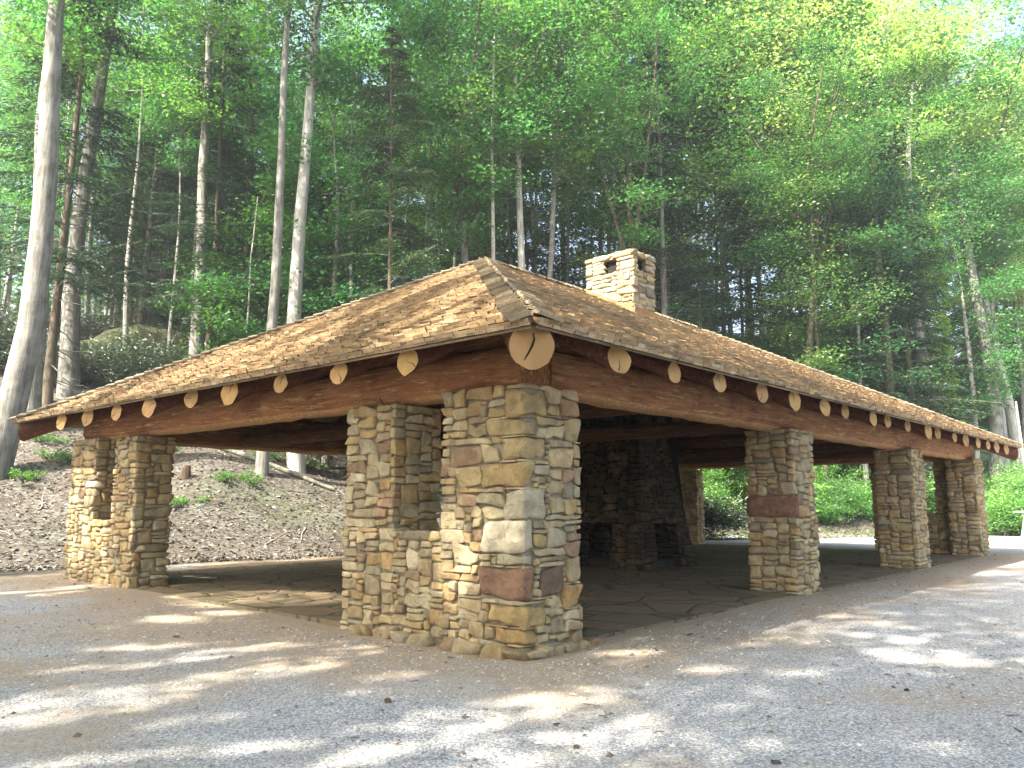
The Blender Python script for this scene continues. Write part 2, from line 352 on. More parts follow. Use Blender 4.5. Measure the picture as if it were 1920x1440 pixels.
def add_stone(mb, cen, half, axes, r, colr, n=4, m=None, rough=1.0):
    P, F = CT[n]
    m = m if m else r.uniform(5.5, 14.0)
    q = P/((np.abs(P)**m).sum(1)**(1/m))[:, None]
    q = q.copy(); x, y, z = q[:, 0].copy(), q[:, 1].copy(), q[:, 2].copy()
    j = rough*.19
    q[:, 0] += j*r.uniform(-1, 1)*z + j*r.uniform(-1, 1)*x*z
    q[:, 2] += j*r.uniform(-1, 1)*x + j*1.2*r.uniform(-1, 1)*x*z + j*.7*r.uniform(-1, 1)*(x*x-.5)
    half = np.asarray(half)
    W = q*half
    amp = rough*min(.022, .2*min(half))
    for _ in range(3):
        k = r.uniform(-1, 1, 3); k = k/np.linalg.norm(k)*r.uniform(14, 34); ph = r.uniform(0, 6.28)
        d = r.uniform(-1, 1, 3); W = W + amp*np.sin(W@k+ph)[:, None]*d
    W = np.asarray(cen) + W@np.asarray(axes)
    mb.add(W, F, colr, 0, True)
def masonry(mb, x0, x1, y0, y1, z0, z1, seed, n=4, pre=(), size=1.0, core=True, open_top=False, sides=(1, 1, 1, 1), flat=False):
    r = np.random.default_rng(seed); c = .03
    Ls = [x1-x0, y1-y0, x1-x0, y1-y0]
    ns = [max(4, int(round(l/c))) for l in Ls]; cs = [l/k for l, k in zip(Ls, ns)]
    start = np.concatenate([[0], np.cumsum(ns)]); P = int(start[-1]); nz = max(2, int(round((z1-z0)/c))); cz = (z1-z0)/nz
    corner = [np.array([x0, y0]), np.array([x1, y0]), np.array([x1, y1]), np.array([x0, y1])]
    dirs = [np.array([1, 0]), np.array([0, 1]), np.array([-1, 0]), np.array([0, -1])]
    outs = [np.array([0, -1]), np.array([1, 0]), np.array([0, 1]), np.array([-1, 0])]
    occ = np.zeros((nz, P), bool); stones = []
    def put(u, v, w_, h_, colr=None, prot=None, m=None):
        uu = (np.arange(u, u+w_)) % P; occ[v:v+h_, uu] = True
        stones.append((u % P, v, w_, h_, colr, prot, m))
    for (side, a, b_, za, zb, colr) in pre:   # a: metres before the corner start of 'side', b: metres after it
        u = int(start[side]) - int(round(a/cs[side-1])) if a >= 0 else int(start[side]) + int(round(-a/cs[side]))
        w_ = int(round((a+b_)/c)) if a >= 0 else int(round((b_+a)/c))
        v = int(round((za-z0)/cz)); h_ = int(round((zb-za)/cz))
        put(u, v, max(w_, 2), max(1, min(h_, nz-v)), colr, .05, 11)
    for v in range(nz):
        u = int(start[1]); tries = 0
        off = r.integers(0, P); k = 0
        while k < P:
            u = (off + k) % P
            if occ[v, u]: k += 1; continue
            # back up to run start
            run0 = u
            while not occ[v, (run0-1) % P] and (u-run0) < P//2 and k == 0: run0 -= 1
            u = run0 % P
            run = 0
            while run < 40 and not occ[v, (u+run) % P]: run += 1
            if run < 2: occ[v, u] = True; k += 1; continue
            w_ = int(np.clip(round(r.lognormal(math.log(11.5*size), .42)), 4, 24))
            h_ = int(np.clip(round(r.lognormal(math.log(3.9*size), .42)), 2, 8))
            if h_ > w_: w_, h_ = h_, w_
            if run - w_ < 4: w_ = run if run <= 20 else w_
            w_ = min(w_, run)
            h_ = max(2, min(h_, w_))
            # corners
            side = int(np.searchsorted(start, u, 'right') - 1) % 4
            dc = int(start[side+1] - u)
            if dc < w_:
                if w_ - dc < 3:
                    if run >= dc+4: w_ = dc + int(r.integers(4, 9)); w_ = min(w_, run)
                if dc < 3: pass
                w_ = min(w_, dc + ns[(side+1) % 4] - 1)
            elif 0 <= dc - w_ < 3:
                w_ = dc + int(r.integers(4, 9)) if run >= dc + 9 else w_
                w_ = min(w_, run)
            uu = (np.arange(u, u+w_)) % P
            hh = 1
            while hh < h_ and v+hh < nz and not occ[v+hh, uu].any(): hh += 1
            if nz - (v+hh) == 1: hh += 1
            hh = min(hh, nz-v)
            put(u, v, w_, hh); k += max(1, w_ - (0 if run0 == u else 0))
    dep = .10; jn = .007
    for (u, v, w_, h_, colr, prot, mm) in stones:
        if w_*c*h_*c < .0012: continue
        side = int(np.searchsorted(start, u, 'right') - 1) % 4
        zc = z0 + (v + h_/2)*cz; hz = h_*cz/2 - jn*r.uniform(.6, 1.6)
        if hz < .008: hz = .01
        pr = r.uniform(.018, .055) if prot is None else prot
        if flat: pr *= .6
        cc = stone_color(r) if colr is None else np.array(colr)
        big = w_*h_ > 24; nn = n if (big or n <= 3) else (6 if n == 8 else n)
        d = start[side+1] - u
        nxt = (side+1) % 4
        if w_ <= d + 1:    # on one face
            if not sides[side]: continue
            a0 = (u-start[side])*cs[side]; a1 = a0 + min(w_, d)*cs[side]
            mid = corner[side] + dirs[side]*(a0+a1)/2 + outs[side]*(pr - dep)/2
            half = ((a1-a0)/2 - jn*r.uniform(.5, 1.5), (pr+dep)/2, hz)
            ax = np.array([[*dirs[side], 0], [*outs[side], 0], [0, 0, 1]], float)
            if half[0] < .008: continue
            add_stone(mb, (mid[0], mid[1], zc), half, ax, r, cc, nn, mm)
        else:
            if not (sides[side] or sides[nxt]): continue
            a = d*cs[side]; b_ = (w_-d)*cs[nxt]
            K = corner[nxt]; o1, o2 = outs[side], outs[nxt]; d1, d2 = dirs[side], dirs[nxt]
            pr2 = r.uniform(.012, .04)
            a = max(a-jn, .03); b_ = max(b_-jn, .03)
            # box extends: along -d1 by a and +pr2 outward (o2 == d1); along d2 by b and +pr outward(o1 == -d2)
            c1 = K + d1*(pr2 - a)/2 + d2*(b_ - pr)/2
            half = ((a+pr2)/2, (b_+pr)/2, hz)
            ax = np.array([[*d1, 0], [*d2, 0], [0, 0, 1]], float)
            add_stone(mb, (c1[0], c1[1], zc), half, ax, r, cc, max(nn, 4) if n > 3 else nn, mm if mm else r.uniform(8, 14), .75)
    if core:
        e = .011
        mb.add(boxv(x0+e, x1-e, y0+e, y1-e, z0, z1-.02), BOXF, (1, 1, 1), 1, False)

# ------------------------------------------------------------------ pavilion
WY, LX = 12.7, 21.6
pav = empty("picnic_pavilion", (0, 0, 0), "open rustic picnic pavilion with rubble stone piers, log beams and a hipped shake roof", "pavilion")
SM = [M_STONE, M_MORT]
R1 = (.27, .17, .12); W1 = (.52, .48, .38); Y1 = (.43, .33, .17); G1 = (.40, .37, .28); D1 = (.17, .12, .10); P1 = (.11, .085, .095)
pre_corner = [  # side 0 = wall facing -Y (starts at x0,y0 corner); a = metres round onto the -X face
    (0, .62, .12, 1.00, 1.35, W1), (0, .28, .32, 1.36, 1.70, (.47, .44, .34)), (0, .62, .14, 1.72, 1.99, Y1),
    (0, .34, .32, 2.02, 2.26, (.42, .34, .19)), (0, .55, .17, 2.28, 2.46, (.40, .32, .18)), (0, .28, .34, 2.50, 2.80, (.40, .31, .17)),
    (0, .66, .12, .52, .84, R1), (0, -.22, .62, .55, .84, D1), (0, .50, .32, .24, .46, Y1), (0, .38, .12, .88, .99, G1), (0, .42, .15, .06, .22, (.37, .26, .13)),
    (0, -.66, .97, .66, .92, (.38, .31, .19)), (0, -.60, .97, .38, .62, (.40, .27, .13)), (0, -.62, .97, 2.53, 2.74, (.36, .24, .15)),
    (0, -.66, .97, 2.26, 2.50, (.39, .32, .19)), (0, -.38, .62, 1.42, 1.62, (.40, .35, .22)), (0, -.35, .64, 1.04, 1.24, G1)]
def pier(name, x0, x1, y0, y1, z1, seed, n=4, pre=(), z0=-.12, size=1.0, label=None):
    mb = MB(); masonry(mb, x0+.02, x1-.02, y0+.02, y1-.02, z0, z1, seed, n, pre, size)
    o = mb.build(name, SM, pav)
    if label: o["label"] = label
    return o
TOPZ = 2.82
# end walls x=0 and x=LX : corner pillar, window slot over a low wall, stub pillar
for xi, (xa, xb) in enumerate(((0, .98), (LX-.98, LX))):
    for yi in (0, 1):
        f = (lambda a, b_: (a, b_)) if yi == 0 else (lambda a, b_: (WY-b_, WY-a))
        nn = 8 if (xi == 0 and yi == 0) else (4 if xi == 0 else 3)
        sd = 100 + xi*10 + yi
        if xi == 0:
            ya, yb = f(0, 1.29); pier("pillar", xa, xb, ya, yb, TOPZ+.04, sd, nn, pre_corner if yi == 0 else ())
        else:
            ya, yb = f(0, .80); pier("pillar", xa, xb, ya, yb, TOPZ+.04, sd, nn)
            ya, yb = f(.79, 1.27); pier("wall_return", LX-.47, xb, ya, yb, TOPZ+.02, sd+8, nn)
        xs0, xs1 = (0.0, .78 if yi == 0 else .70) if xi == 0 else (LX-.50, LX)
        ya, yb = f(2.16, 3.16); pier("pillar", xs0, xs1, ya, yb, TOPZ-.02, sd+2, nn)
        ya, yb = f(1.29, 2.16)
        mbw = MB(); masonry(mbw, xs0+.03, xs1-.03, ya, yb, -.12, 1.10, sd+4, nn, (), 1.0)
        masonry(mbw, xs0, xs1-.01, ya+.01, yb-.01, 1.09, 1.215, sd+6, 4, (), 1.8, sides=(1, 1, 1, 1))
        mbw.build("low_wall", SM, pav)
for (xa, xb) in ((7.18, 8.13), (14.25, 15.2)):
    for yi, (ya, yb) in enumerate(((0, .87), (WY-.87, WY))):
        pre = [(0, .9, .08, 1.30, 1.68, (.26, .155, .12))] if (xa < 8 and yi == 0) else ()
        pier("pillar", xa, xb, ya, yb, TOPZ+.02, 140+int(xa)+yi, 4 if yi == 0 else 3, pre)
# footing stones at the foot of the near corner
mb = MB(); rr_ = np.random.default_rng(5)
for k in range(15):
    if k < 8: p = (-.10+rr_.uniform(-.05, .04), .0+k*.36+rr_.uniform(-.1, .1)); hf = (rr_.uniform(.07, .12), rr_.uniform(.12, .2), rr_.uniform(.05, .09))
    else: p = (.05+(k-8)*.17, -.09+rr_.uniform(-.05, .03)); hf = (rr_.uniform(.08, .15), rr_.uniform(.07, .11), rr_.uniform(.04, .08))
    add_stone(mb, (p[0], p[1], -.03), hf, np.eye(3), rr_, stone_color(rr_)*.8, 6, 5, 1.3)
mb.build("footing", SM, pav)
# floor
mb = MB(); mb.add(boxv(.03, LX-.03, .02, WY-.02, -.2, 0.0), BOXF, (1, 1, 1), 0)
mb.build("floor", M_FLOOR, pav)

# ---- beams
def log(pts, r, name, m, n=12, square=2.8, squash=1.0, rough=.05, sd=0, parent=pav, capm=1, c=(1, 1, 1), sub=10):
    pts = np.asarray(pts, float)
    t = np.linspace(0, 1, sub); P = pts[0] + (pts[1]-pts[0])*t[:, None]
    r_ = np.random.default_rng(sd); P[1:-1, 2] += r_.normal(0, .006, sub-2)
    mb = MB(); tube(mb, P, np.full(sub, r) if np.isscalar(r) else np.linspace(r[0], r[1], sub), n, c, 0, True, capm, square, squash, True, rough, sd)
    if name == "beam":       # hewn underside, orange bounce light painted into its colour
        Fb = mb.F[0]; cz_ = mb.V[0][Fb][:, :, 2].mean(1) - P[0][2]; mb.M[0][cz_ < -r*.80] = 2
    return mb.build(name, [m, M_END, M_BOUNCE], parent)
BZ = 3.10; BR = .285
for yy, sd in ((.42, 1), (WY-.42, 2)):
    for a, b_ in ((.66, 7.72), (7.725, 14.78), (14.785, LX-.66)):
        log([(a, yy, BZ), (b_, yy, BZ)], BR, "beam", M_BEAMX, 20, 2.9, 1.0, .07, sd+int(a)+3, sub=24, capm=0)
for xx, sd in ((.40, 4), (LX-.40, 5)):
    for a, b_ in ((.175, 2.66), (2.665, WY-2.7), (WY-2.695, WY-.175)):
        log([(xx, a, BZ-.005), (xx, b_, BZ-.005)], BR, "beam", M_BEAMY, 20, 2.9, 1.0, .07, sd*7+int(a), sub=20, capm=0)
for yy in (.50, WY-.50): log([(.3, yy, 3.50), (LX-.3, yy, 3.50)], .15, "wall_plate", M_BEAMX, 12, 2.6, 1, .08, 31, sub=30, capm=0, c=(.75, .7, .7))
for xx in (.52, LX-.52): log([(xx, .3, 3.50), (xx, WY-.3, 3.50)], .15, "wall_plate", M_BEAMY, 12, 2.6, 1, .08, 37, sub=20, capm=0, c=(.75, .7, .7))
for xx in (3.6, 7.65, 11.2, 14.72, 18.2):
    log([(xx, .64, 3.0), (xx, WY-.64, 3.0)], .15, "tie_beam", M_BEAMY, 10, 2.4, 1, .05, int(xx), c=(.4, .4, .4), capm=0)  # tie beam colour dimmed to paint the dark interior
for xx in (7.65, 14.72):  # king posts and braces carry the same painted interior shade
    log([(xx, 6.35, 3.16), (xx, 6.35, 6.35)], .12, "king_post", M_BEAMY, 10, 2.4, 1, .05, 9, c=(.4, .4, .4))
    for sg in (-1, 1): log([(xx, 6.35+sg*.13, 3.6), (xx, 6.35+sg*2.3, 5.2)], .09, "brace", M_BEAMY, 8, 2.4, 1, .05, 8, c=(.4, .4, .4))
# scarf blocks (pale hewn wood) over the piers
def block(pv, F, name, m):
    mb = MB(); mb.add(pv, F, (1, 1, 1), 0); return mb.build(name, m, pav)
for (y0, y1, z0, z1) in ((2.40, 2.62, 2.86, 3.03), (2.18, 2.46, 3.035, 3.10)):
    pv = boxv(.165, .30, y0, y1, z0, z1); pv[4:, 1] -= .05; block(pv, BOXF, "scarf_block", M_PALE)
for (x0, x1) in ((7.78, 8.0),):
    pv = boxv(x0, x1, .185, .3, 2.86, 3.14); pv[:4, 0] += [.06, .0, .0, .06]; block(pv, BOXF, "scarf_block", M_PALE)

# ---- roof geometry
OV = .85; EZ = 3.24; SL = (6.85-EZ)/(WY/2+OV)
RX0, RX1, RY, RZ = 6.0, LX-6.0, WY/2, 6.85
eave = {'A': np.array([-OV, -OV, EZ]), 'B': np.array([LX+OV, -OV, EZ]), 'C': np.array([LX+OV, WY+OV, EZ]), 'D': np.array([-OV, WY+OV, EZ])}
P0 = np.array([RX0, RY, RZ]); P1_ = np.array([RX1, RY, RZ])
slopes = [('A', 'B', P0, P1_), ('B', 'C', P1_, P1_), ('C', 'D', P1_, P0), ('D', 'A', P0, P0)]
roof_deck = MB(); roof_starter = MB(); shakes = MB(); rs = np.random.default_rng(11)
for si, (a, b_, pa, pb) in enumerate(slopes):
    A, B = eave[a], eave[b_]
    u = (B-A)/np.linalg.norm(B-A); Lu = np.linalg.norm(B-A)
    ta = (pa-A)@u; tb = (pb-A)@u
    vv = (pa-A)-ta*u; Lv = np.linalg.norm(vv); v = vv/Lv
    nrm = np.cross(u, v); nrm /= np.linalg.norm(nrm)
    if nrm[2] < 0: nrm = -nrm
    # deck
    q = [A-nrm*.005+v*.10, B-nrm*.005+v*.10, pb-nrm*.005] + ([pa-nrm*.005] if np.linalg.norm(pa-pb) > .1 else [])
    q2 = [p - Uz*.02 for p in q]; k = len(q)
    roof_deck.add(np.array(q+q2), np.array([list(range(k))]), (1, 1, 1), 0); roof_deck.add(np.array(q+q2), np.array([list(range(2*k-1, k-1, -1))]), (1, 1, 1), 0)
    roof_deck.add(np.array(q+q2), np.array([[j, (j+1) % k, k+(j+1) % k, k+j][::-1] for j in range(k)]), (1, 1, 1), 0)
    nb_ = 9
    for bi in range(nb_):      # starter boards under the first course
        f0, f1 = bi/nb_, (bi+1)/nb_; g0 = rs.uniform(-.012, .012)
        pA = A+u*(Lu*f0+.004); pB = A+u*(Lu*f1-.004); q_ = [pA-v*(.05+g0), pB-v*(.05+g0), pB+v*.45-(u*.4 if bi == nb_-1 else 0), pA+v*.45+(u*.4 if bi == 0 else 0)]
        roof_starter.add(np.array([p-nrm*.022 for p in q_]+[p+nrm*.006 for p in q_]), BOXF, np.array([.26, .20, .135])*rs.uniform(.8, 1.15), 0)
    expo = .19; rows = int(Lv/expo)
    for r_i in range(-1, rows+1):
        v0 = max(r_i, 0)*expo - (.07 if r_i < 1 else 0) + (0 if r_i >= 0 else 0)
        lift = .018 if r_i < 0 else (.042 if r_i == 0 else 0.0)
        f0 = max(v0, 0)/Lv
        ua = ta*f0; ub = Lu + (tb-Lu)*f0
        x = ua - rs.uniform(0, .1)
        wob = .012*math.sin(r_i*1.7)
        while x < ub:
            wd = rs.uniform(.09, .23) ; xe = min(x+wd, ub+.02)
            if xe - max(x, ua) < .03: x = xe; continue
            xl = max(x, ua-.01); ln = min(expo*2.3, Lv-v0+.02)
            vs = v0 + rs.normal(0, .006 if r_i < 2 else .009) + wob*math.sin(x*.9)
            th = rs.uniform(.032, .048); lf = (.030 + lift*.5 + rs.uniform(0, .014)) if r_i > 0 else (.004 + rs.uniform(0, .006) if r_i < 0 else .040)
            # butt edge raised, head tucked under
            b0 = A + u*(xl+.002) + v*vs + nrm*(lf+.012); b1 = A + u*(xe-.003) + v*vs + nrm*(lf+.012+rs.uniform(-.004, .004))
            t0_ = max(xl+.002, ta*min(1, (vs+ln)/Lv)); t1_ = min(xe-.003, Lu+(tb-Lu)*min(1, (vs+ln)/Lv))
            if t1_ < t0_: t0_ = t1_ = (t0_+t1_)/2
            h0 = A + u*t0_ + v*(vs+ln) + nrm*.004; h1 = A + u*t1_ + v*(vs+ln) + nrm*.004
            VV = np.array([b0, b1, h1, h0, b0+nrm*th, b1+nrm*th, h1+nrm*.006, h0+nrm*.006])
            t = rs.random(); base = np.array([.235, .185, .125])*(1-t) + np.array([.36, .295, .205])*t
            if rs.random() < .03: base = np.array([.38, .27, .16])
            if rs.random() < .14: base = base*.62
            if rs.random() < .05: base = np.array([.44, .39, .31])
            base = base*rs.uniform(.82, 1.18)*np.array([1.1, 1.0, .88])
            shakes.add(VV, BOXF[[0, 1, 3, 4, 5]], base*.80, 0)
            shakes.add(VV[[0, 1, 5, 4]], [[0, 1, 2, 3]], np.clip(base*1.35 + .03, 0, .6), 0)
            x = xe
roof = roof_deck.build("roof", M_DECK, pav)
shakes.build("shingles", M_SHAKE, roof); roof_starter.build("starter_boards", M_SHAKE, roof)
# hip and ridge caps
def cap_run(P, Q, n1, n2, name, side1, side2):
    mb = MB(); d = Q-P; Ln = np.linalg.norm(d); d = d/Ln; k = int(Ln/.21); r = np.random.default_rng(int(abs(P[0]*7+P[1]*3))+5)
    for i in range(k):
        o = P + d*(i*.21 - .06)
        for nn, sd in ((n1, side1), (n2, side2)):
            s_ = sd*r.uniform(.20, .26)
            lift0 = .105 + r.uniform(0, .012); th = .036
            b0 = o + nn*lift0; b1 = o + s_ + nn*(lift0); e = d*.40
            VV = np.array([b0, b1, b1+e-nn*.035, b0+e-nn*.035, b0+nn*th, b1+nn*th, b1+e-nn*.025, b0+e-nn*.025])
            VV[[0, 4]] += Uz*.004*(1 if sd is side1 else 0)
            t = r.random(); mb.add(VV, BOXF if True else 0, np.array([.25, .215, .16])*(.7+.7*t), 0)
    mb.build(name, M_SHAKE, roof)
nS = {}
for (a, b_, pa, pb) in slopes:
    A, B = eave[a], eave[b_]; u = (B-A)/np.linalg.norm(B-A); vv = (pa-A)-((pa-A)@u)*u; n_ = np.cross(u, vv/np.linalg.norm(vv)); n_ /= np.linalg.norm(n_)
    nS[a+b_] = (n_ if n_[2] > 0 else -n_, u)
def side_vec(n_, d, toward): 
    s_ = np.cross(n_, d); s_ /= np.linalg.norm(s_); return s_ if s_@toward > 0 else -s_
for (c_, Pk, f1, f2, t1, t2) in (('A', P0, 'AB', 'DA', (1, -1, 0), (-1, 1, 0)), ('B', P1_, 'AB', 'BC', (-1, -1, 0), (1, 1, 0)), ('C', P1_, 'BC', 'CD', (1, -1, 0), (-1, 1, 0)), ('D', P0, 'CD', 'DA', (1, 1, 0), (-1, -1, 0))):
    d = (Pk-eave[c_])/np.linalg.norm(Pk-eave[c_]); n1 = nS[f1][0]; n2 = nS[f2][0]
    cap_run(eave[c_], Pk, n1, n2, "hip_cap", side_vec(n1, d, np.array(t1, float)), side_vec(n2, d, np.array(t2, float)))
n1, n2 = nS['AB'][0], nS['CD'][0]
cap_run(P0, P1_, n1, n2, "ridge_cap", side_vec(n1, np.array([1., 0, 0]), np.array([0, -1., 0])), side_vec(n2, np.array([1., 0, 0]), np.array([0, 1., 0])))

# ---- rafters: round logs with pale cut ends
def rafter(p, q, r, sd, name="rafter", cutdir=None):
    r_ = np.random.default_rng(sd); t = np.linspace(0, 1, 7); P = np.asarray(p) + (np.asarray(q)-np.asarray(p))*t[:, None]
    mb = MB(); tube(mb, P, np.linspace(r, r*.8, 7), 20, (1, 1, 1), 0, True, 1, 2.0, 1.0, True, .13 if name == 'rafter' else .07, sd)
    # plumb cut: shear the first ring so that its end faces outwards
    T = (P[1]-P[0]); T /= np.linalg.norm(T); hd = np.array([T[0], T[1], 0]); hd /= np.linalg.norm(hd)
    if cutdir is not None: hd = np.array([cutdir[0], cutdir[1], 0.0]); hd /= np.linalg.norm(hd)
    for A in (mb.V[0][:20], mb.V[1]):
        dlt = ((A-P[0])@hd)/(T@hd); A -= dlt[:, None]*T
        A += 0
    g = r_.uniform(.8, 1.1); mb.C[1][:] = (g, g*r_.uniform(.93, 1), g*r_.uniform(.85, 1))
    if name == "rafter" and r_.random() < .75:      # drying crack across the sawn end
        a = r_.uniform(0, 6.28); e1 = np.array([hd[1], -hd[0], 0]); base = P[0] - T*.002
        ax2 = Uz - T*(Uz@hd)/(T@hd) if abs(Uz@hd) > 1e-6 else Uz
        q_ = [base + (e1*cos(a+w2) + Uz*sin(a+w2))*r*f_ - hd*.003 for f_, w2 in ((-.15, 0), (.2, .15), (.55, -.1), (.93, .08))]
        tube(mb, q_, [.002, .005, .006, .008], 4, (1, 1, 1), 2, True)
    for A in mb.V: A -= P[0]
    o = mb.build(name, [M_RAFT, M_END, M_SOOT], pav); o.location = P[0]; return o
k_ = 0
rr = .135
def zroof(d): return EZ + SL*(d+OV)       # d = distance inside the wall line, measured square to the eave
off = rr/cos(atan(SL)) + .012
# x=0 end and x=LX end (hip ends slope SLx since ridge point is at x=6)
SLx = (RZ-EZ)/(RX0+OV)
offx = rr/cos(atan(SLx)) + .012
for j in range(-1, 10):
    y = 1.07 + 1.262*j
    if y < .3 or y > WY-.3: continue
    dist = min(y+OV, WY+OV-y)/((WY/2+OV))*(RX0+OV) - OV - .25
    jx = rs.uniform(-.05, .05); r_ = rr*rs.uniform(.82, 1.14)
    for e in (0, 1):
        f = (lambda d: d) if e == 0 else (lambda d: LX-d)
        rafter((f(-.77+jx), y, EZ+SLx*(.08+jx)-offx), (f(dist), y, EZ+SLx*(dist+OV)-offx), r_, 200+j+e*40, cutdir=(-1 if e == 0 else 1, -.28))
for j in range(0, 18):
    x = .72 + 1.19*j
    if x > LX-.4: continue
    dist = min(min(x+OV, LX+OV-x)/(RX0+OV), 1)*(WY/2+OV) - OV - .2
    jx = rs.uniform(-.05, .05); r_ = rr*rs.uniform(.78, 1.12)
    for e in (0, 1):
        f = (lambda d: d) if e == 0 else (lambda d: WY-d)
        rafter((x+rs.uniform(-.05, .05), f(-.77+jx), zroof(-.77+jx)-off), (x, f(dist), zroof(dist)-off), r_, 300+j+e*40, cutdir=(-(.5 if j == 0 else .24), -1 if e == 0 else 1))
# heavy hip logs
for c_, Pk in (('A', P0), ('B', P1_), ('C', P1_), ('D', P0)):
    E = eave[c_]; d = (Pk-E); dh = np.array([d[0], d[1], 0]); dh /= np.linalg.norm(dh); sl = d[2]/np.linalg.norm(d[:2])
    r_ = .225; st = E + dh*.16; st[2] = EZ + sl*.16 - r_/cos(atan(sl)) + .01
    en = Pk - dh*.4; en = en - Uz*(r_/cos(atan(sl)) + .06 + sl*.4 - .0)
    o = rafter(st, en, r_, 77 + ord(c_), "hip_rafter")
# crack in the near hip log end
mb = MB(); hx = np.array([-.738, -.738, 3.08]); tdir = np.array([1, -1, 0])/sqrt(2); od = np.array([-1, -1, 0])/sqrt(2)
E = eave['A']; d = P0-E; dh = np.array([d[0], d[1], 0])/np.linalg.norm(d[:2]); cz = EZ + .16*d[2]/np.linalg.norm(d[:2]) - .225/cos(atan(.38)) + .01
cen = E[:2] + dh[:2]*.16
prev = None; L_ = []
for (s_, z_) in ((.01, .12), (.02, .06), (.0, .0), (-.04, -.08), (-.08, -.15)):
    p = np.array([cen[0], cen[1], cz]) - dh*.006 + np.array([dh[1], -dh[0], 0])*s_ + Uz*z_; L_.append(p)
tube(mb, L_, [.006, .009, .011, .008, .004], 5, (.2, .12, .08), 0, True)
mb.build("crack", M_SOOT, pav)

# ---- chimney
ch = empty("chimney"); ch.parent = pav
cx0, cx1, cy0, cy1 = 9.55, 10.52, 4.72, 6.10
mb = MB(); masonry(mb, cx0, cx1, cy0, cy1, 5.2, 7.22, 401, 5, (), 1.35, flat=True)
for (a, b_, c_, d_, sd) in ((cx0, 9.73, cy0, 5.16, 1), (10.16, cx1, cy0, 5.10, 2), (cx0, 9.73, 5.60, cy1, 3), (10.16, cx1, 5.62, cy1, 4)):
    masonry(mb, a, b_, c_, d_, 7.22, 7.54, 410+sd, 5, (), 1.4, flat=True)
mb.C = [c_*np.array([1.02, 1.08, 1.2]) for c_ in mb.C]; mb.build("stack", SM, ch)
mb = MB(); masonry(mb, cx0-.02, cx1+.02, cy0-.02, cy1+.02, 7.54, 7.70, 420, 4, (), 2.0, flat=True); mb.build("cap", SM, ch)
mb = MB(); mb.add(boxv(9.66, 10.42, 4.84, 5.98, 7.23, 7.53), BOXF, (1, 1, 1), 0)
mb.build("flue", M_SOOT, ch)
# flashing: sloped metal band around the base
mb = MB()
def band(p, q, hgt, outn):
    a0 = np.array([p[0], p[1], zroof(p[1])-.02]); b0 = np.array([q[0], q[1], zroof(q[1])-.02]); o_ = np.array([*outn, 0])*.02
    VV = np.array([a0, b0, b0+o_, a0+o_, a0+Uz*hgt, b0+Uz*hgt, b0+o_+Uz*hgt, a0+o_+Uz*hgt]); mb.add(VV, BOXF, (1, 1, 1), 0)
e = .045
band((cx0-e, cy0-e), (cx1+e, cy0-e), .24, (0, -1)); band((cx0-e, cy1+e), (cx0-e, cy0-e-.02), .20, (-1, 0)); band((cx1+e, cy0-e), (cx1+e, cy1+e), .20, (1, 0))
mb.build("flashing", M_RUST, ch)

# ---- fireplace under the roof
fp = empty("fireplace"); fp.parent = pav
def warpf(V):
    V = V.copy(); f = np.interp(V[:, 2], [-.2, 1.1, 2.2, 3.0, 5.4], [1.0, .82, .60, .50, .46]); V[:, 0] = 9.35 + (V[:, 0]-9.35)*f
    g = np.interp(V[:, 2], [-.2, 1.1, 2.2, 3.2, 5.4], [1.0, .9, .72, .55, .42]); V[:, 1] = 4.55 + (V[:, 1]-4.55)*g; return V
mb = MB()
for (a, b_, c_, d_, sd) in ((9.3, 9.95, 4.5, 5.35, 1), (11.15, 11.8, 4.5, 5.35, 2), (9.3, 9.95, 6.55, 8.1, 3), (11.15, 11.8, 6.9, 8.1, 4)):
    masonry(mb, a, b_, c_, d_, -.02, 1.05, 500+sd, 3, (), 1.1)
masonry(mb, 9.3, 11.8, 4.5, 8.1, 1.05, 5.6, 510, 3, (), 1.3)
mb.C = [c_*.16 for c_ in mb.C]; mb.build("stone_mass", [M_STONE, M_DMORT], fp, warp=warpf)  # stone colour multiplied down, painting the deep shade under the roof
mb = MB(); mb.add(boxv(9.96, 11.14, 4.7, 8.0, 0.0, .16), BOXF, (1, 1, 1), 0); mb.build("hearth", M_DMORT, fp)

# ------------------------------------------------------------------ trees
def frame_dirs(n, r, flat=.6, tilt=None):
    """random leaf frames: long axis a, side axis s (mostly horizontal blades)"""
    th = r.uniform(0, 2*pi, n); nz = np.stack([r.normal(0, flat, n), r.normal(0, flat, n), np.ones(n)], 1); nz /= np.linalg.norm(nz, axis=1)[:, None]
    a = np.stack([np.cos(th), np.sin(th), r.normal(-.15, .25, n)], 1); a -= (a*nz).sum(1)[:, None]*nz; a /= np.linalg.norm(a, axis=1)[:, None]
    return a, np.cross(nz, a), nz
def add_leaves(mb, C, size, r, colr, flat=.6, aspect=.6, m=0, vary=.35, dirs=None):
    n = len(C)
    if n == 0: return
    a, s_, nz = frame_dirs(n, r, flat) if dirs is None else dirs
    L = (size*r.uniform(.6, 1.25, n))[:, None]; W = L*aspect*.5
    V = np.stack([C - a*L*.5, C + s_*W + nz*L*.08, C + a*L*.5 - nz*L*.1, C - s_*W + nz*L*.08], 1)
    F = np.arange(n*4).reshape(n, 4)
    colr = np.asarray(colr, float)
    cc = colr[None, :]*(1 + vary*(r.random((n, 1))*2-1)) if colr.ndim == 1 else colr*(1 + vary*(r.random((n, 1))*2-1))
    yel = (r.random((n, 1)) < .2); cc = np.where(yel, cc*np.array([1.3, 1.15, .85]), cc)
    mb.add(V.reshape(-1, 3), F, np.repeat(cc, 4, 0), m, False)
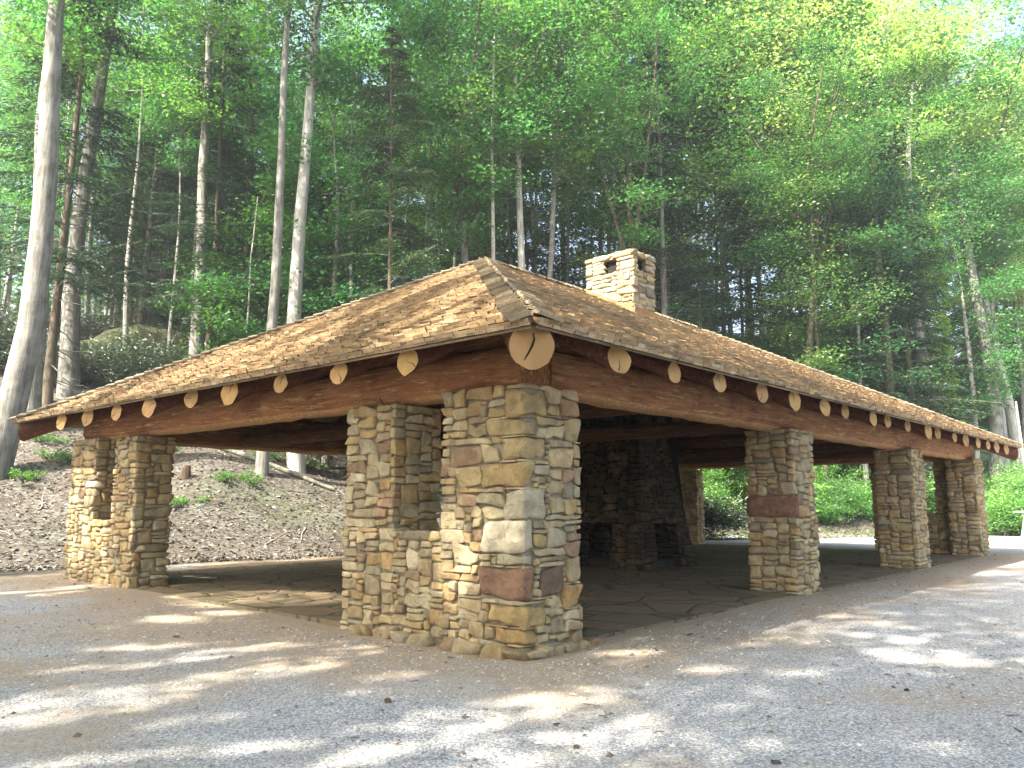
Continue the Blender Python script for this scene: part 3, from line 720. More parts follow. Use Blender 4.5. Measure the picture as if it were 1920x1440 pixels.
def curved(p, d, L, k, r, wig=.12, up=0.0):
    pts = [np.array(p, float)]; d = np.array(d, float); d /= np.linalg.norm(d)
    for i in range(k):
        d = d + r.normal(0, wig, 3) + np.array([0, 0, up]); d /= np.linalg.norm(d); pts.append(pts[-1] + d*L/k)
    return np.array(pts)
def keep_filter(C, fn):
    return C if fn is None else C[fn(C)]
def broadleaf(seed, Ht=20, cb=.3, rad=4.0, r0=.25, nl=26, leaf=.20, per=34, colr=(.06, .13, .03), filt=None, fork=False, bright=1.0, dens=1.0, origin=None, clump=.6, spread=.2):
    r = np.random.default_rng(seed); br = MB(); cr = MB(); tk = MB()
    if fork: path = curved((0, 0, -.5), (r.normal(0, .05), r.normal(0, .05), 1), Ht*.55, 8, r, .035)
    else: path = curved((0, 0, -.5), (r.normal(0, .02), r.normal(0, .02), 1), Ht*.95, 12, r, .028, .01)
    if not fork: path[:, :2] -= np.linspace(0, 1, len(path))[:, None]*path[-1, :2]
    k = len(path); rd = r0*np.linspace(1, .16 if not fork else .55, k); rd[0] *= 1.18
    tube(tk, path, rd, 12, (1, 1, 1), 0, True, rough=.10, sd=seed)
    tops = []
    limbs = []
    if fork:
        for q in range(4):
            a = q*1.57 + r.uniform(-.5, .5); d = (cos(a)*spread, sin(a)*spread, 1)
            lp = curved(path[-1-(q % 2)], d, Ht*.48, 7, r, .07); limbs.append((lp, r0*.46)); tops.append(lp)
    src = [path] + tops
    allC = []
    for i in range(nl):
        t = cb + (1-cb)*(i+r.random())/nl
        P_ = src[r.integers(len(src))] if fork else path
        if fork and P_ is path: continue
        tt = ((t-cb)/(1-cb)) if fork else t
        f = tt*(len(P_)-1); i0 = min(int(f), len(P_)-2); p = P_[i0] + (P_[i0+1]-P_[i0])*(f-i0)
        a = r.uniform(0, 2*pi); shape = sin(pi*min(1, .18 + .82*(1-(t-cb)/(1-cb)))*.92)**.6
        Lb = rad*shape*r.uniform(.65, 1.15); el = r.uniform(.05, .55) + .5*(t-cb)
        lp = curved(p, (cos(a), sin(a), el), Lb, 5, r, .16, .0); limbs.append((lp, r0*.22*(1-t*.4)))
        for j in range(int(5*dens)+1):
            f2 = r.uniform(.25, 1.0)*4.99; j0 = min(int(f2), 4); q = lp[j0] + (lp[j0+1]-lp[j0])*(f2-j0)
            a2 = a + r.choice([-1, 1])*r.uniform(.3, 1.2)
            sp = curved(q, (cos(a2), sin(a2), r.uniform(-.1, .35)), Lb*r.uniform(.22, .45), 3, r, .15); limbs.append((sp, r0*.06))
            for c_ in (sp[1], sp[2], sp[3]):
                n = r.poisson(per*dens)
                C = c_ + r.normal(0, 1, (n, 3))*np.array([clump, clump, clump*.30]); allC.append(C)
    for lp, r1 in limbs: tube(br, lp, np.linspace(r1, r1*.3, len(lp)), 5, (1, 1, 1), 0, False)
    C = np.concatenate(allC)
    if filt is not None: C = C[filt(C + np.asarray(origin))]
    add_leaves(cr, C, leaf, r, np.array(colr)*bright, .55, .62)
    return tk, br, cr
def hemlock(seed, Ht=20, cb=.25, rad=3.2, r0=.2, nb=90, colr=(.032, .070, .050), needle=.17, dead=22, dens=1.0):
    r = np.random.default_rng(seed); br = MB(); cr = MB(); tk = MB()
    path = curved((0, 0, -.5), (r.normal(0, .015), r.normal(0, .015), 1), Ht, 10, r, .012, .01)
    path[:, :2] -= np.linspace(0, 1, len(path))[:, None]*path[-1, :2]
    tube(tk, path, r0*np.linspace(1, .1, len(path))*np.where(np.arange(len(path)) == 0, 1.4, 1), 12, (1, 1, 1), 0, True, rough=.08, sd=seed)
    Cs = []; Ds = []
    for i in range(nb+dead):
        isd = i >= nb
        t = (cb + (1-cb)*(i+r.random())/nb) if not isd else r.uniform(.06, cb+.12)
        f = min(t, .99)*(len(path)-1); i0 = int(f); p = path[i0] + (path[i0+1]-path[i0])*(f-i0)
        a = r.uniform(0, 2*pi); Lb = (rad*(1-(t-cb)/(1-cb))**.75*r.uniform(.6, 1.15) + .3) if not isd else rad*r.uniform(.35, 1.0)
        lp = curved(p, (cos(a), sin(a), r.uniform(.0, .25) if not isd else r.uniform(-.25, .2)), Lb, 6, r, .06 if not isd else .12, -.05)
        tube(br, lp, np.linspace(.022, .006, len(lp)), 4, (1, 1, 1), 0, False)
        if isd:
            for j in range(5):
                q = lp[r.integers(2, 7)]; a2 = a + r.choice([-1, 1])*r.uniform(.4, 1.1)
                tube(br, curved(q, (cos(a2), sin(a2), r.uniform(-.3, .2)), Lb*r.uniform(.15, .35), 3, r, .12), [.008, .006, .004, .003], 3, (1, 1, 1), 0, False)
            continue
        nt_ = int(13*dens)
        for j in range(nt_):
            f2 = (.18 + .82*(j+r.random())/nt_)*5.99; j0 = min(int(f2), 5); q = lp[j0] + (lp[j0+1]-lp[j0])*(f2-j0)
            for sg in (-1, 1):
                a2 = a + sg*r.uniform(.7, 1.2); Lt = Lb*.32*(1.15-.75*f2/6)*r.uniform(.7, 1.2) + .12
                k = max(4, int(Lt/.055)); s_ = np.linspace(.05, 1, k)[:, None]
                d = np.array([cos(a2), sin(a2), -.22]); pts = q + d*Lt*s_ + np.array([0, 0, -.12])*Lt*s_**2 + r.normal(0, .02, (k, 3)); Cs.append(pts)
                th = a2 + r.choice([-1, 1], k)*r.uniform(.3, .9, k); Ds.append(np.stack([np.cos(th), np.sin(th), r.normal(-.2, .15, k)], 1))
    C = np.concatenate(Cs); D = np.concatenate(Ds); D /= np.linalg.norm(D, axis=1)[:, None]
    nz = np.stack([r.normal(0, .25, len(C)), r.normal(0, .25, len(C)), np.ones(len(C))], 1); nz -= (nz*D).sum(1)[:, None]*D; nz /= np.linalg.norm(nz, axis=1)[:, None]
    add_leaves(cr, C, needle, r, colr, aspect=.32, dirs=(D, np.cross(nz, D), nz), vary=.4)
    return tk, br, cr
def copy_obj(o, parent):
    c = o.copy(); col.objects.link(c); c.parent = parent; return c
PROTO = {}
def make_proto(key, gen, leafm, barkm, brm=None):
    tk, br, cr = gen
    a = tk.build("trunk", barkm); b_ = br.build("branches", brm or barkm); c = cr.build("crown", leafm)
    PROTO[key] = [a, b_, c]; PROTO[key+"_used"] = False
def tree(key, x, y, label, group=None, name="broadleaf_tree", cat="tree", sc=1.0, tr=1.0, rz=0, lean=(0, 0), z=None, bark=None, crown=True):
    z = Hs(x, y) if z is None else z
    e = empty(name, (x, y, z), label, cat, group, (lean[0], lean[1], rz)); e.rotation_mode = 'XYZ'
    e.scale = (sc, sc, sc)
    used = PROTO[key+"_used"]
    for i, p in enumerate(PROTO[key]):
        if i == 2 and not crown: continue
        o = copy_obj(p, e) if used else p
        if not used: o.parent = e
        if i == 0:
            o.scale = (tr, tr, 1)
            if bark:
                for s_ in o.material_slots: s_.link = 'OBJECT'; s_.material = bark
    PROTO[key+"_used"] = True
    return e
def at(px, g):
    """ground position seen at photo column px, g metres in front of the camera"""
    p = CAM + Fh*g + Rt*((px-960)/FPX*g*1.0); return p[0], p[1]
GRN = (.070, .195, .080); GRN2 = (.055, .165, .080); YGR = (.125, .25, .085); SUNG = (.36, .46, .25)  # SUNG: sunlit brightness of the right-hand trees put into the leaf colour
make_proto("mid1", broadleaf(21, 20, .28, 4.6, .20, 32, .19, 23, GRN), M_LEAF, M_BARKB)
make_proto("mid2", broadleaf(22, 22, .34, 4.2, .20, 32, .18, 23, YGR), M_LEAF, M_BARKB)
make_proto("mid3", broadleaf(23, 18, .26, 5.0, .18, 30, .20, 23, GRN2), M_LEAF, M_BARKB)
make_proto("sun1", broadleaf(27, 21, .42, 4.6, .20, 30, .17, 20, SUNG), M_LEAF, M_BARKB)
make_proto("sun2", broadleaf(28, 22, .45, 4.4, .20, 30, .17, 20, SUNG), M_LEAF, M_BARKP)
make_proto("fork1", broadleaf(24, 24, .35, 3.6, .26, 44, .18, 28, GRN, fork=True), M_LEAF, M_BARKB)
make_proto("tall1", broadleaf(25, 34, .50, 4.8, .36, 32, .22, 18, GRN), M_LEAF, M_BARK)
make_proto("tall2", broadleaf(26, 32, .50, 4.6, .34, 32, .22, 18, YGR), M_LEAF, M_BARK)
make_proto("hem1", hemlock(31, 22, .20, 3.6, .22, 110), M_NEEDLE, M_BARKB, M_TWIG)
make_proto("hem2", hemlock(32, 17, .14, 3.2, .16, 100, (.05, .092, .058)), M_NEEDLE, M_BARKB, M_TWIG)
make_proto("hem3", hemlock(33, 11, .08, 2.8, .09, 80, (.060, .105, .060), .15, 14), M_NEEDLE, M_BARKB, M_TWIG)
make_proto("pole1", broadleaf(29, 27, .58, 3.4, .16, 22, .19, 15, YGR), M_LEAF, M_BARKP)
make_proto("pole2", broadleaf(30, 25, .56, 3.2, .14, 22, .19, 15, GRN), M_LEAF, M_BARK)
make_proto("under1", broadleaf(41, 7, .12, 2.6, .05, 26, .15, 22, (.075, .17, .035), clump=.38), M_LEAF, M_BARKB)
make_proto("under2", broadleaf(42, 9, .2, 3.0, .06, 26, .16, 22, (.065, .16, .05), clump=.40), M_LEAF, M_BARKB)

LM = [(-60, "the far left edge"), (60, "the thick edge trunks"), (175, "the pale leaning trunk"), (300, "the dim broad trunk"), (380, "the lone grey trunk"), (530, "the close pair of trunks"), (660, "the upper left slope"), (790, "the last stretch before the peak"),
      (905, "the roof peak"), (1010, "the gap between peak and chimney"), (1160, "the chimney"), (1270, "the spot just right of the chimney"), (1400, "the upper right slope"), (1520, "the forked dark trunk"), (1620, "the bright leaf gap"), (1690, "the grey brown trunk"), (1780, "the ivy covered trunk"), (1870, "the mottled brown trunk"), (1960, "the right edge")]
ORDN = ["nearest", "second nearest", "third nearest", "fourth nearest", "fifth nearest", "sixth nearest", "seventh nearest", "eighth nearest", "ninth nearest"]
POOL = {}
def note(e, kind, px, g):
    lm = min(LM, key=lambda q: abs(q[0]-px))[1]; POOL.setdefault((kind, lm), []).append((g, e))
UNIT = ["", "first", "second", "third", "fourth", "fifth", "sixth", "seventh", "eighth", "ninth", "tenth", "eleventh", "twelfth", "thirteenth", "fourteenth", "fifteenth", "sixteenth", "seventeenth", "eighteenth", "nineteenth"]
def ordinal(n):
    if n < 20: return UNIT[n]
    t, u = divmod(n, 10); T_ = {2: ("twentieth", "twenty"), 3: ("thirtieth", "thirty"), 4: ("fortieth", "forty"), 5: ("fiftieth", "fifty")}[t]
    return T_[0] if u == 0 else T_[1] + "-" + UNIT[u]
ROWS = {}
def row(e, tpl):
    v = np.array(e.location) - CAM; ROWS.setdefault(tpl, []).append((960 + FPX*(v@Rt)/(v@Fh), e))
# named trunks seen in the photograph: (px at base, depth, px/py top hint -> lean, dia px, proto, bark, label)
def lean_for(px0, g, dxtop):
    """lean in radians that moves the trunk dxtop photo pixels to the right over the frame height"""
    return dxtop
def T(px, g, lean_px, dia_px, key, label, bark=None, name="broadleaf_tree", sc=1.0, rz=None, cat="tree", seed=[0]):
    seed[0] += 1
    x, y = at(px, g)
    while y < toe(x) + 3.5: g += 1; x, y = at(px, g)
    z = Hs(x, y)
    dia = dia_px*g/FPX
    base = {'mid1': .40, 'mid2': .40, 'mid3': .36, 'fork1': .52, 'sun1': .40, 'pole1': .32, 'pole2': .28, 'sun2': .40, 'tall1': .72, 'tall2': .68, 'hem1': .44, 'hem2': .32, 'hem3': .18, 'under1': .10, 'under2': .12}[key]
    # lean around the view axis (to the right = rotation so that top moves along Rt)
    ang = lean_px
    e = tree(key, x, y, label, None, name, cat, sc, dia/(base*sc)*1.1, 0, (0, 0), z, bark)
    from mathutils import Matrix
    axis = Vector((-Fh[0], -Fh[1], 0))
    R_ = Matrix.Rotation(-ang, 4, axis) @ Matrix.Rotation(rz if rz is not None else seed[0]*1.7, 4, 'Z')
    e.rotation_euler = R_.to_euler()
    return e
# ---- the near and middle trunks one can tell apart
T(-16, 25.5, .040, 50, 'tall1', "thickest grey trunk at the left edge of the picture, leaning slightly right", name="tulip_tree")
T(50, 29.5, .0, 34, 'tall2', "grey trunk close behind the thickest one at the left edge", name="tulip_tree", sc=.97, rz=2.0)
T(80, 32, .01, 17, 'hem1', "thin brownish trunk between the thick left edge pair and the pale leaning trunk", M_BARKB, "hemlock_tree", 1.15)
T(122, 33.5, .036, 33, 'tall1', "pale grey trunk leaning right, rising over the far left end of the roof", M_BARK, "tulip_tree", sc=.95, rz=4.0)
T(356, 40, -.02, 26, 'tall2', "grey trunk standing alone over the middle of the roof's left slope", M_BARK, "tulip_tree", rz=1.0)
T(378, 41.5, .0, 15, 'hem1', "slender brown trunk pressed against the lone grey one over the roof's left slope", M_BARKB, "hemlock_tree", 1.1)
T(492, 30, .0, 21, 'pole1', "patchy grey trunk, left one of the close pair whose base shows under the roof", M_BARK, "tulip_tree", 1.25)
T(560, 32, .0, 29, 'tall1', "broad pale grey trunk, right one of the close pair behind the left slope", M_BARKP, "tulip_tree", sc=1.02, rz=5.2)
T(612, 34, -.01, 13, 'mid3', "darker trunk just right of the broad pale one seen through the left opening", M_BARK, rz=3.3)
T(447, 34, .03, 7, 'under2', "very thin pale sapling stem left of the close pair of trunks", M_BARKP, "sapling", 1.3)
T(240, 50, .02, 24, 'tall2', "dim broad trunk deep in the dark wood at upper left", M_BARKB, "tulip_tree", rz=.4)
T(899, 33, -.04, 17, 'fork1', "bent dark trunk that forks high up, just left of the roof peak", M_BARK, rz=.9)
T(931, 32, .0, 11, 'pole1', "slim whitish trunk with pale forked top directly over the roof peak", M_BARKP, "birch_tree", 1.0, rz=2.7)
T(968, 33, .004, 18, 'tall1', "straight grey trunk to the right of the slim whitish one at the peak", M_BARKP, "tulip_tree", sc=.92, rz=1.3)
T(1010, 34, .055, 14, 'tall2', "straight grey trunk leaning right, halfway between the roof peak and the chimney", M_BARK, "tulip_tree", sc=.95, rz=3.9)
T(1150, 36, .01, 10, 'fork1', "dark multi-stemmed tree fanning out above the stone chimney", M_BARKB, rz=4.4)
T(1241, 32, .01, 17, 'hem1', "shaggy hemlock rising directly behind the right side of the chimney", M_BARK, "hemlock_tree", 1.1)
T(1508, 36, -.01, 15, 'fork1', "dark trunk with forked crown over the middle of the right roof slope", M_BARKB, rz=5.1)
T(1545, 38, .0, 8, 'mid2', "slender dark trunk beside the forked one over the right slope", M_BARKB, rz=.3)
T(1668, 35, .0, 21, 'hem1', "grey brown trunk leaning left, before the bright gap in the leaves at right", M_BARKB, "hemlock_tree", 1.15)
T(1715, 38, .0, 14, 'hem2', "dark upright trunk between the leaning grey brown one and the ivy covered one", M_BARKB, "hemlock_tree", 1.3)
ivt = T(1772, 31, -.01, 30, 'tall2', "sunlit pale trunk wrapped in bright green ivy near the roof's right end", M_BARKP, "tulip_tree", sc=.85, rz=2.2)
T(1828, 38, -.03, 11, 'mid1', "thin sun speckled trunk right of the ivy covered one", M_BARKP, rz=1.1)
T(1856, 42, -.03, 26, 'tall1', "big mottled brown trunk near the right edge of the picture", M_BARK, "tulip_tree", sc=.9, rz=.2)
T(1622, 37, -.02, 10, 'mid3', "thin pale trunk low over the roof, left of the leaning grey brown one", M_BARKP, rz=2.2)
T(1912, 44, -.03, 20, 'fork1', "sunlit whitish trunk forking at the right edge of the picture", M_BARKP, "sycamore_tree", 1.15, rz=.7)
T(1311, 33, .03, 6, 'hem3', "tan bare sapling trunk, left one of two right of the chimney", M_BARKP, "hemlock_sapling", 1.0)
T(1330, 34, -.02, 6, 'hem3', "tan bare sapling trunk, right one of two right of the chimney", M_BARKP, "hemlock_sapling", .9)
# bare pole of a dead tree at the right edge
x, y = at(1922, 43); mb = MB(); z = Hs(x, y)
pth = curved((0, 0, -.3), (-.012, .02, 1), 7.2, 6, np.random.default_rng(2), .006); tube(mb, pth, np.linspace(.075, .05, 7), 10, (1, 1, 1), 0)
e = empty("dead_tree", (x, y, z), "pale bare pole of a dead tree beyond the roof's right end", "tree"); mb.build("trunk", M_GREYWOOD, e)
mb = MB()
for q in range(5):
    tube(mb, curved(pth[2+q % 4], (cos(q*2.1), sin(q*2.1), .5), .3, 2, np.random.default_rng(q), .1), [.015, .01, .006], 4, (1, 1, 1), 0)
mb.build("branch_stubs", M_GREYWOOD, e)
# ivy
r = np.random.default_rng(66); n = 9000; zz = 3.0 + 17*r.random(n)**1.1; th = r.uniform(0, 2*pi, n)
wd = .66 + .40*np.abs(np.sin(zz*1.7))*r.random(n) + .25*(np.sin(zz*.9+1) > .3)*r.random(n)
C = np.stack([np.cos(th)*wd, np.sin(th)*wd, zz], 1); mb = MB(); add_leaves(mb, C, .21, r, np.array((.26, .40, .12)), .9, .8)
mb.build("ivy", M_LEAF, ivt)

# ---- the wood behind: each tree a thing, told apart only by region
r = np.random.default_rng(99)
REG = [("dark hemlock in the shaded wood on the left hillside", "hemlocks of the left hillside", (190, 640), ('hem1', 'hem2', 'hem1', 'hem3', 'hem2'), (40, 62), 19, "hemlock_tree"),
       ("green leafy tree filling the wood above the left half of the roof", "leafy trees above the left slope", (-60, 860), ('mid1', 'mid3', 'mid2', 'mid1'), (44, 70), 24, "broadleaf_tree"),
       ("bright green leafy tree in the wood above the peak and the chimney", "leafy trees above the peak", (740, 1400), ('mid1', 'mid2', 'sun1', 'mid2'), (37, 54), 11, "broadleaf_tree"),
       ("grey green hemlock in the wood right of the chimney", "hemlocks right of the chimney", (1180, 1600), ('hem2', 'hem3', 'hem3'), (34, 56), 8, "hemlock_tree"),
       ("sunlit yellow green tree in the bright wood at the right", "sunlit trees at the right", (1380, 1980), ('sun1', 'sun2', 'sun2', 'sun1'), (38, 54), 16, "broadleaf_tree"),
       ("slender dark trunk in the open wood beyond the roof's right end", "dark trunks at the right", (1560, 1930), ('hem2', 'hem1'), (42, 64), 8, "hemlock_tree"),
       ("slim straight grey trunk with a high crown", "slim trunks behind the pavilion", (690, 1930), ('pole1', 'pole2'), (33, 52), 34, "tulip_tree"),
       ("slim dim trunk standing deep in the wood behind the left slope", "slim trunks on the left hillside", (-60, 700), ('pole2', 'pole1'), (40, 62), 14, "tulip_tree"),
       ("young dark hemlock", "young hemlocks behind the peak", (860, 1330), ('hem3', 'hem2', 'hem3'), (40, 60), 14, "hemlock_sapling"),
       ("young hemlock with drooping boughs behind the roof's left slope", "young hemlocks behind the left slope", (640, 900), ('hem3', 'hem2', 'hem3'), (30, 42), 5, "hemlock_sapling"),
       ("low leafy understory tree on the bank behind the right slope", "understory trees behind the right slope", (1240, 1680), ('under1', 'under2'), (33, 48), 12, "understory_tree")]
for lab, grp, (a, b_), keys, (g0, g1), n, nm in REG:
    for i in range(n):
        px = a + (b_-a)*(i+.5+r.uniform(-.4, .4))/n; g = r.uniform(g0, g1); k = keys[i % len(keys)]
        if abs(px-1775) < 60: px += 110 if px > 1760 else -90
        x, y = at(px, g)
        while y < toe(x)+(9 if x > 14 and 'tall' not in k else 2.0) and not (nm == 'understory_tree' and y > toe(x)+7 and x > 36): g += 2; x, y = at(px, g)
        note_ = tree(k, x, y, lab, grp, nm, "tree", r.uniform(.85, 1.25)*(1.0 if px < 1150 else (1.15 if px < 1360 else 1.34))*(.8 if nm == "understory_tree" and px > 1150 else 1), r.uniform(.7, 1.1)*(1 if px < 1300 else .75), r.uniform(0, 6.28), (r.normal(0, .02), r.normal(0, .02)), bark=M_BARK if i % 3 == 0 else None); note(note_, lab.split(" in the ")[0].split(" standing")[0].split(" filling")[0].split(" with")[0].split(" on the bank")[0], px, g)

# ---- shrubs
def shrub_proto(seed, rad, ht, n, leaf, colr, matl, asp=.5, stems=9, name="foliage", flat=.6):
    r = np.random.default_rng(seed); br = MB(); cr = MB(); C = []
    for i in range(stems):
        a = r.uniform(0, 2*pi); lp = curved((r.normal(0, .12), r.normal(0, .12), -.1), (cos(a)*.7, sin(a)*.7, 1), ht*r.uniform(.7, 1.05), 5, r, .22)
        lp[:, :2] *= rad/ht*1.1
        tube(br, lp, np.linspace(.022, .008, 6), 4, (1, 1, 1), 0, False)
        for q in range(7):
            f = r.uniform(.3, 1)*4.99; j = int(f); p = lp[j] + (lp[j+1]-lp[j])*(f-j)
            a2 = r.uniform(0, 2*pi); tw = curved(p, (cos(a2), sin(a2), .3), rad*.4*r.uniform(.5, 1), 3, r, .2); tube(br, tw, [.01, .007, .005, .004], 3, (1, 1, 1), 0, False)
            for s_ in (1, 2, 3): m_ = r.poisson(n/(stems*21)); C.append(tw[s_] + r.normal(0, 1, (m_, 3))*np.array([.20, .20, .09])*rad/1.2)
    C = np.concatenate(C); add_leaves(cr, C, leaf, r, np.array(colr), flat, asp)
    return br.build("stems", M_TWIG), cr.build(name, matl)
SP = {'rho': shrub_proto(51, 1.9, 2.1, 3600, .17, (.030, .060, .028), M_GLOSSY, .30),
      'bank1': shrub_proto(52, 1.7, 2.4, 6500, .12, (.135, .285, .09), M_LEAF, .55, 12),
      'bank2': shrub_proto(53, 1.5, 1.7, 5200, .11, (.105, .25, .09), M_LEAF, .5, 11),
      'tuft': shrub_proto(54, .55, .45, 520, .085, (.075, .19, .03), M_LEAF, .4, 7, "leaves")}
SPU = {k: False for k in SP}
def shrub(key, x, y, label, group=None, name="shrub", cat="shrub", sc=1.0, rz=0.0, dz=0.0):
    e = empty(name, (x, y, Hs(x, y)+dz), label, cat, group, (0, 0, rz)); e.scale = (sc, sc, sc)
    if "%s" in label: row(e, label)
    for p in SP[key]:
        if SPU[key]: copy_obj(p, e)
        else: p.parent = e
    SPU[key] = True; return e
r = np.random.default_rng(123)
for i in range(26):
    px = 120 + 560*(i+r.random())/26; g = r.uniform(36, 50); x, y = at(px, g)
    shrub('rho', x, y, "dark rhododendron behind the roof's left slope, %s from the left", "rhododendrons on the left hillside", "rhododendron", "shrub", r.uniform(.8, 1.5), r.uniform(0, 6))
for i in range(12):
    px = -170 + 300*(i+r.random())/12; g = r.uniform(34, 50); x, y = at(px, g)
    shrub('rho', x, y, "dark rhododendron among the far left trunks, %s from the left", "rhododendrons at the far left", "rhododendron", "shrub", r.uniform(.9, 1.5), r.uniform(0, 6))
for i in range(18):
    px = 700 + 620*(i+r.random())/18; g = r.uniform(34, 48); x, y = at(px, g)
    shrub('rho', x, y, "dark rhododendron behind the peak and chimney, %s from the left", "rhododendrons behind the peak", "rhododendron", "shrub", r.uniform(.9, 1.5), r.uniform(0, 6))
for i in range(42):
    X_ = 21.0 + 24*((i+r.random())/42)**1.3; s_ = r.uniform(1.2, 5.0) + (2.0 if X_ < 27 else 0)
    shrub('bank1' if i % 2 else 'bank2', X_, toe(X_)+s_, "bright green bush on the bank beyond the right openings, %s from the left", "bushes on the right bank", "bank_bush", "bush", r.uniform(.8, 1.35), r.uniform(0, 6))
for i, (px, g) in enumerate(((1872, 38.5), (1898, 39.5), (1925, 39), (1880, 42), (1940, 41), (1905, 45))):
    x, y = at(px, g); shrub('bank1', x, y, "bright green bush beside the far right corner, %s from the left", "bushes at the right edge", "bank_bush", "bush", r.uniform(1.0, 1.4), i*1.3)
for i in range(16):
    X_ = 1.0 + 15*(i+r.random())/16; s_ = r.uniform(3.2, 8.5)
    shrub('tuft', X_, toe(X_)+s_, "green fern tuft on the slope behind the left opening, %s from the left", "fern tufts on the slope", "fern", "fern", r.uniform(.6, 1.3), r.uniform(0, 6))
for i in range(7):
    x, y = at(-10+30*i, 24.5+r.uniform(0, 6)); shrub('tuft', x, y, "green fern tuft below the far left trunks, %s from the left", "fern tufts at the left edge", "fern", "fern", r.uniform(.7, 1.2), i)

# ---- big leaved saplings (whorls of long leaves)
def whorl_sapling(x, y, ht, nw, label, sd, L=.42):
    r = np.random.default_rng(sd); e = empty("umbrella_magnolia", (x, y, Hs(x, y)), label, "sapling"); st = MB(); lv = MB()
    main = curved((0, 0, -.2), (0, 0, 1), ht, 6, r, .05); tube(st, main, np.linspace(.035, .015, 7), 6)
    tips = [main[-1]]
    for k in range(nw-1):
        a = k*2.4; b_ = curved(main[2+k % 4], (cos(a), sin(a), .5), r.uniform(.7, 1.4), 4, r, .1); tube(st, b_, np.linspace(.016, .008, 5), 5); tips.append(b_[-1])
    for tp in tips:
        k = 7
        th = np.arange(k)*2*pi/k + r.random(); D = np.stack([np.cos(th), np.sin(th), np.full(k, -.18)], 1); D /= np.linalg.norm(D, axis=1)[:, None]
        for d in D:
            s_ = np.cross([0, 0, 1], d); s_ /= np.linalg.norm(s_); n_ = np.cross(d, s_); l = L*r.uniform(.8, 1.15); w_ = l*.2
            V = [tp, tp+d*l*.35+s_*w_*.7+n_*.03, tp+d*l*.7+s_*w_+n_*.01, tp+d*l, tp+d*l*.7-s_*w_+n_*.01, tp+d*l*.35-s_*w_*.7+n_*.03, tp+d*l*.5-n_*.01]
            lv.add(V, [[0, 1, 6], [1, 2, 6], [2, 3, 6], [3, 4, 6], [4, 5, 6], [5, 0, 6]], np.array((.12, .24, .06))*r.uniform(.8, 1.2), 0, False)
    st.build("stem", M_TWIG, e); lv.build("leaves", M_LEAF, e)
X_ = 22.6; whorl_sapling(X_, toe(X_)+.5, 2.5, 7, "sapling with whorls of long pale green leaves seen through the gap beside the second pier", 3)
x, y = at(1500, 33); whorl_sapling(x, y, 3.2, 5, "umbrella shaped sapling peeping over the middle of the right roof slope", 4)
x, y = at(1690, 34); whorl_sapling(x, y, 2.9, 5, "umbrella shaped sapling peeping over the roof slope near its right end", 5)

# ---- trees out of the frame beside and behind the camera; added with crowns shaped to throw the dappled shade
ELL = [(150, 1312, 230, 30, -.13), (590, 1222, 140, 17, -.1), (480, 1258, 180, 15, -.1), (640, 1203, 90, 12, -.1), (60, 1113, 70, 5, 0), (150, 1103, 70, 7, -.1), (320, 1157, 70, 9, 0),
       (480, 1122, 190, 15, 0), (420, 1146, 60, 6, 0), (720, 1268, 90, 11, -.1), (1060, 1302, 120, 13, -.05), (1170, 1221, 85, 6, 0), (1330, 1252, 70, 7, .02), (1480, 1264, 80, 8, .05), (1745, 1234, 120, 17, .1), (1700, 1203, 45, 7, 0),
       (430, 1400, 190, 14, -.08), (100, 1428, 150, 12, -.1), (820, 1332, 70, 9, 0), (1790, 1405, 70, 9, .1), (60, 1350, 90, 9, -.15), (330, 1345, 130, 8, -.12), (700, 1360, 120, 8, -.05), (1350, 1405, 90, 6, 0), (1180, 1375, 90, 9, 0), (240, 1210, 120, 6, -.05), (140, 1250, 100, 6, -.1), (700, 1296, 100, 7, 0), (1850, 1075, 60, 4, 0)]
def keep(C):  # drops leaves along the sun's rays so crown gaps place the light patches
    g = C - SUN*(C[:, 2:3]/SUN[2]); gx_, gy_ = g[:, 0], g[:, 1]
    v = g - CAM; zf = v@Fw; ok = zf > .5; zf = np.where(ok, zf, 1)
    px = 960 + FPX*(v@Rt)/zf; py = 720 - FPX*(v@Up)/zf
    lit = np.zeros(len(C), bool)
    for (a, b_, rx, ry, sl_) in ELL:
        dx = px-a; dy = py-b_ - sl_*dx
        lit |= ok & ((dx/rx)**2 + (dy/ry)**2 < 1.0)
    lit |= (gx_ < 1.5) & (gy_ > -1.6) & (gy_ < 9) & (snoise(gx_*.45 + .1*gy_, gy_*1.7, 1.5, 47) > .52)
    lit |= (gx_ < -4.6) & (gx_ > -14) & (gy_ > -3) & (gy_ < 12) & (snoise(gx_*.6, gy_, 1.0, 48) > -.15)
    lit |= ((gx_-1.12)/.24)**2 + ((gy_-.25)/.42)**2 < 1
    n1 = snoise(gx_*.35, gy_*1.2, 2.2, 41); n2 = snoise(gx_*.6, gy_*1.1, 2.6, 42)
    lit |= (gx_ > 2.2) & (gx_ < 12.5) & (gy_ > -.8) & (gy_ < 13.2) & (n1 > .02 - .22*(gy_ > 4))
    lit |= (gx_ > .2) & (gx_ < 2.3) & (gy_ > 9.2) & (gy_ < 12.6) & (n2 > -.15)
    lit |= (gx_ > 12.5) & (gx_ < 30) & (gy_ > -1) & (gy_ < 6.5) & (n2 > .12)
    lit |= ((gx_-16.2)/1.5)**2 + ((gy_-4.7)/1.2)**2 < 1
    lit |= (gy_ > 13.2) & (snoise(gx_*.5, gy_, 1.2, 43) > .55)
    return ~lit | (np.random.default_rng(int(abs(C[0, 0])*1000)).random(len(C)) < .09)
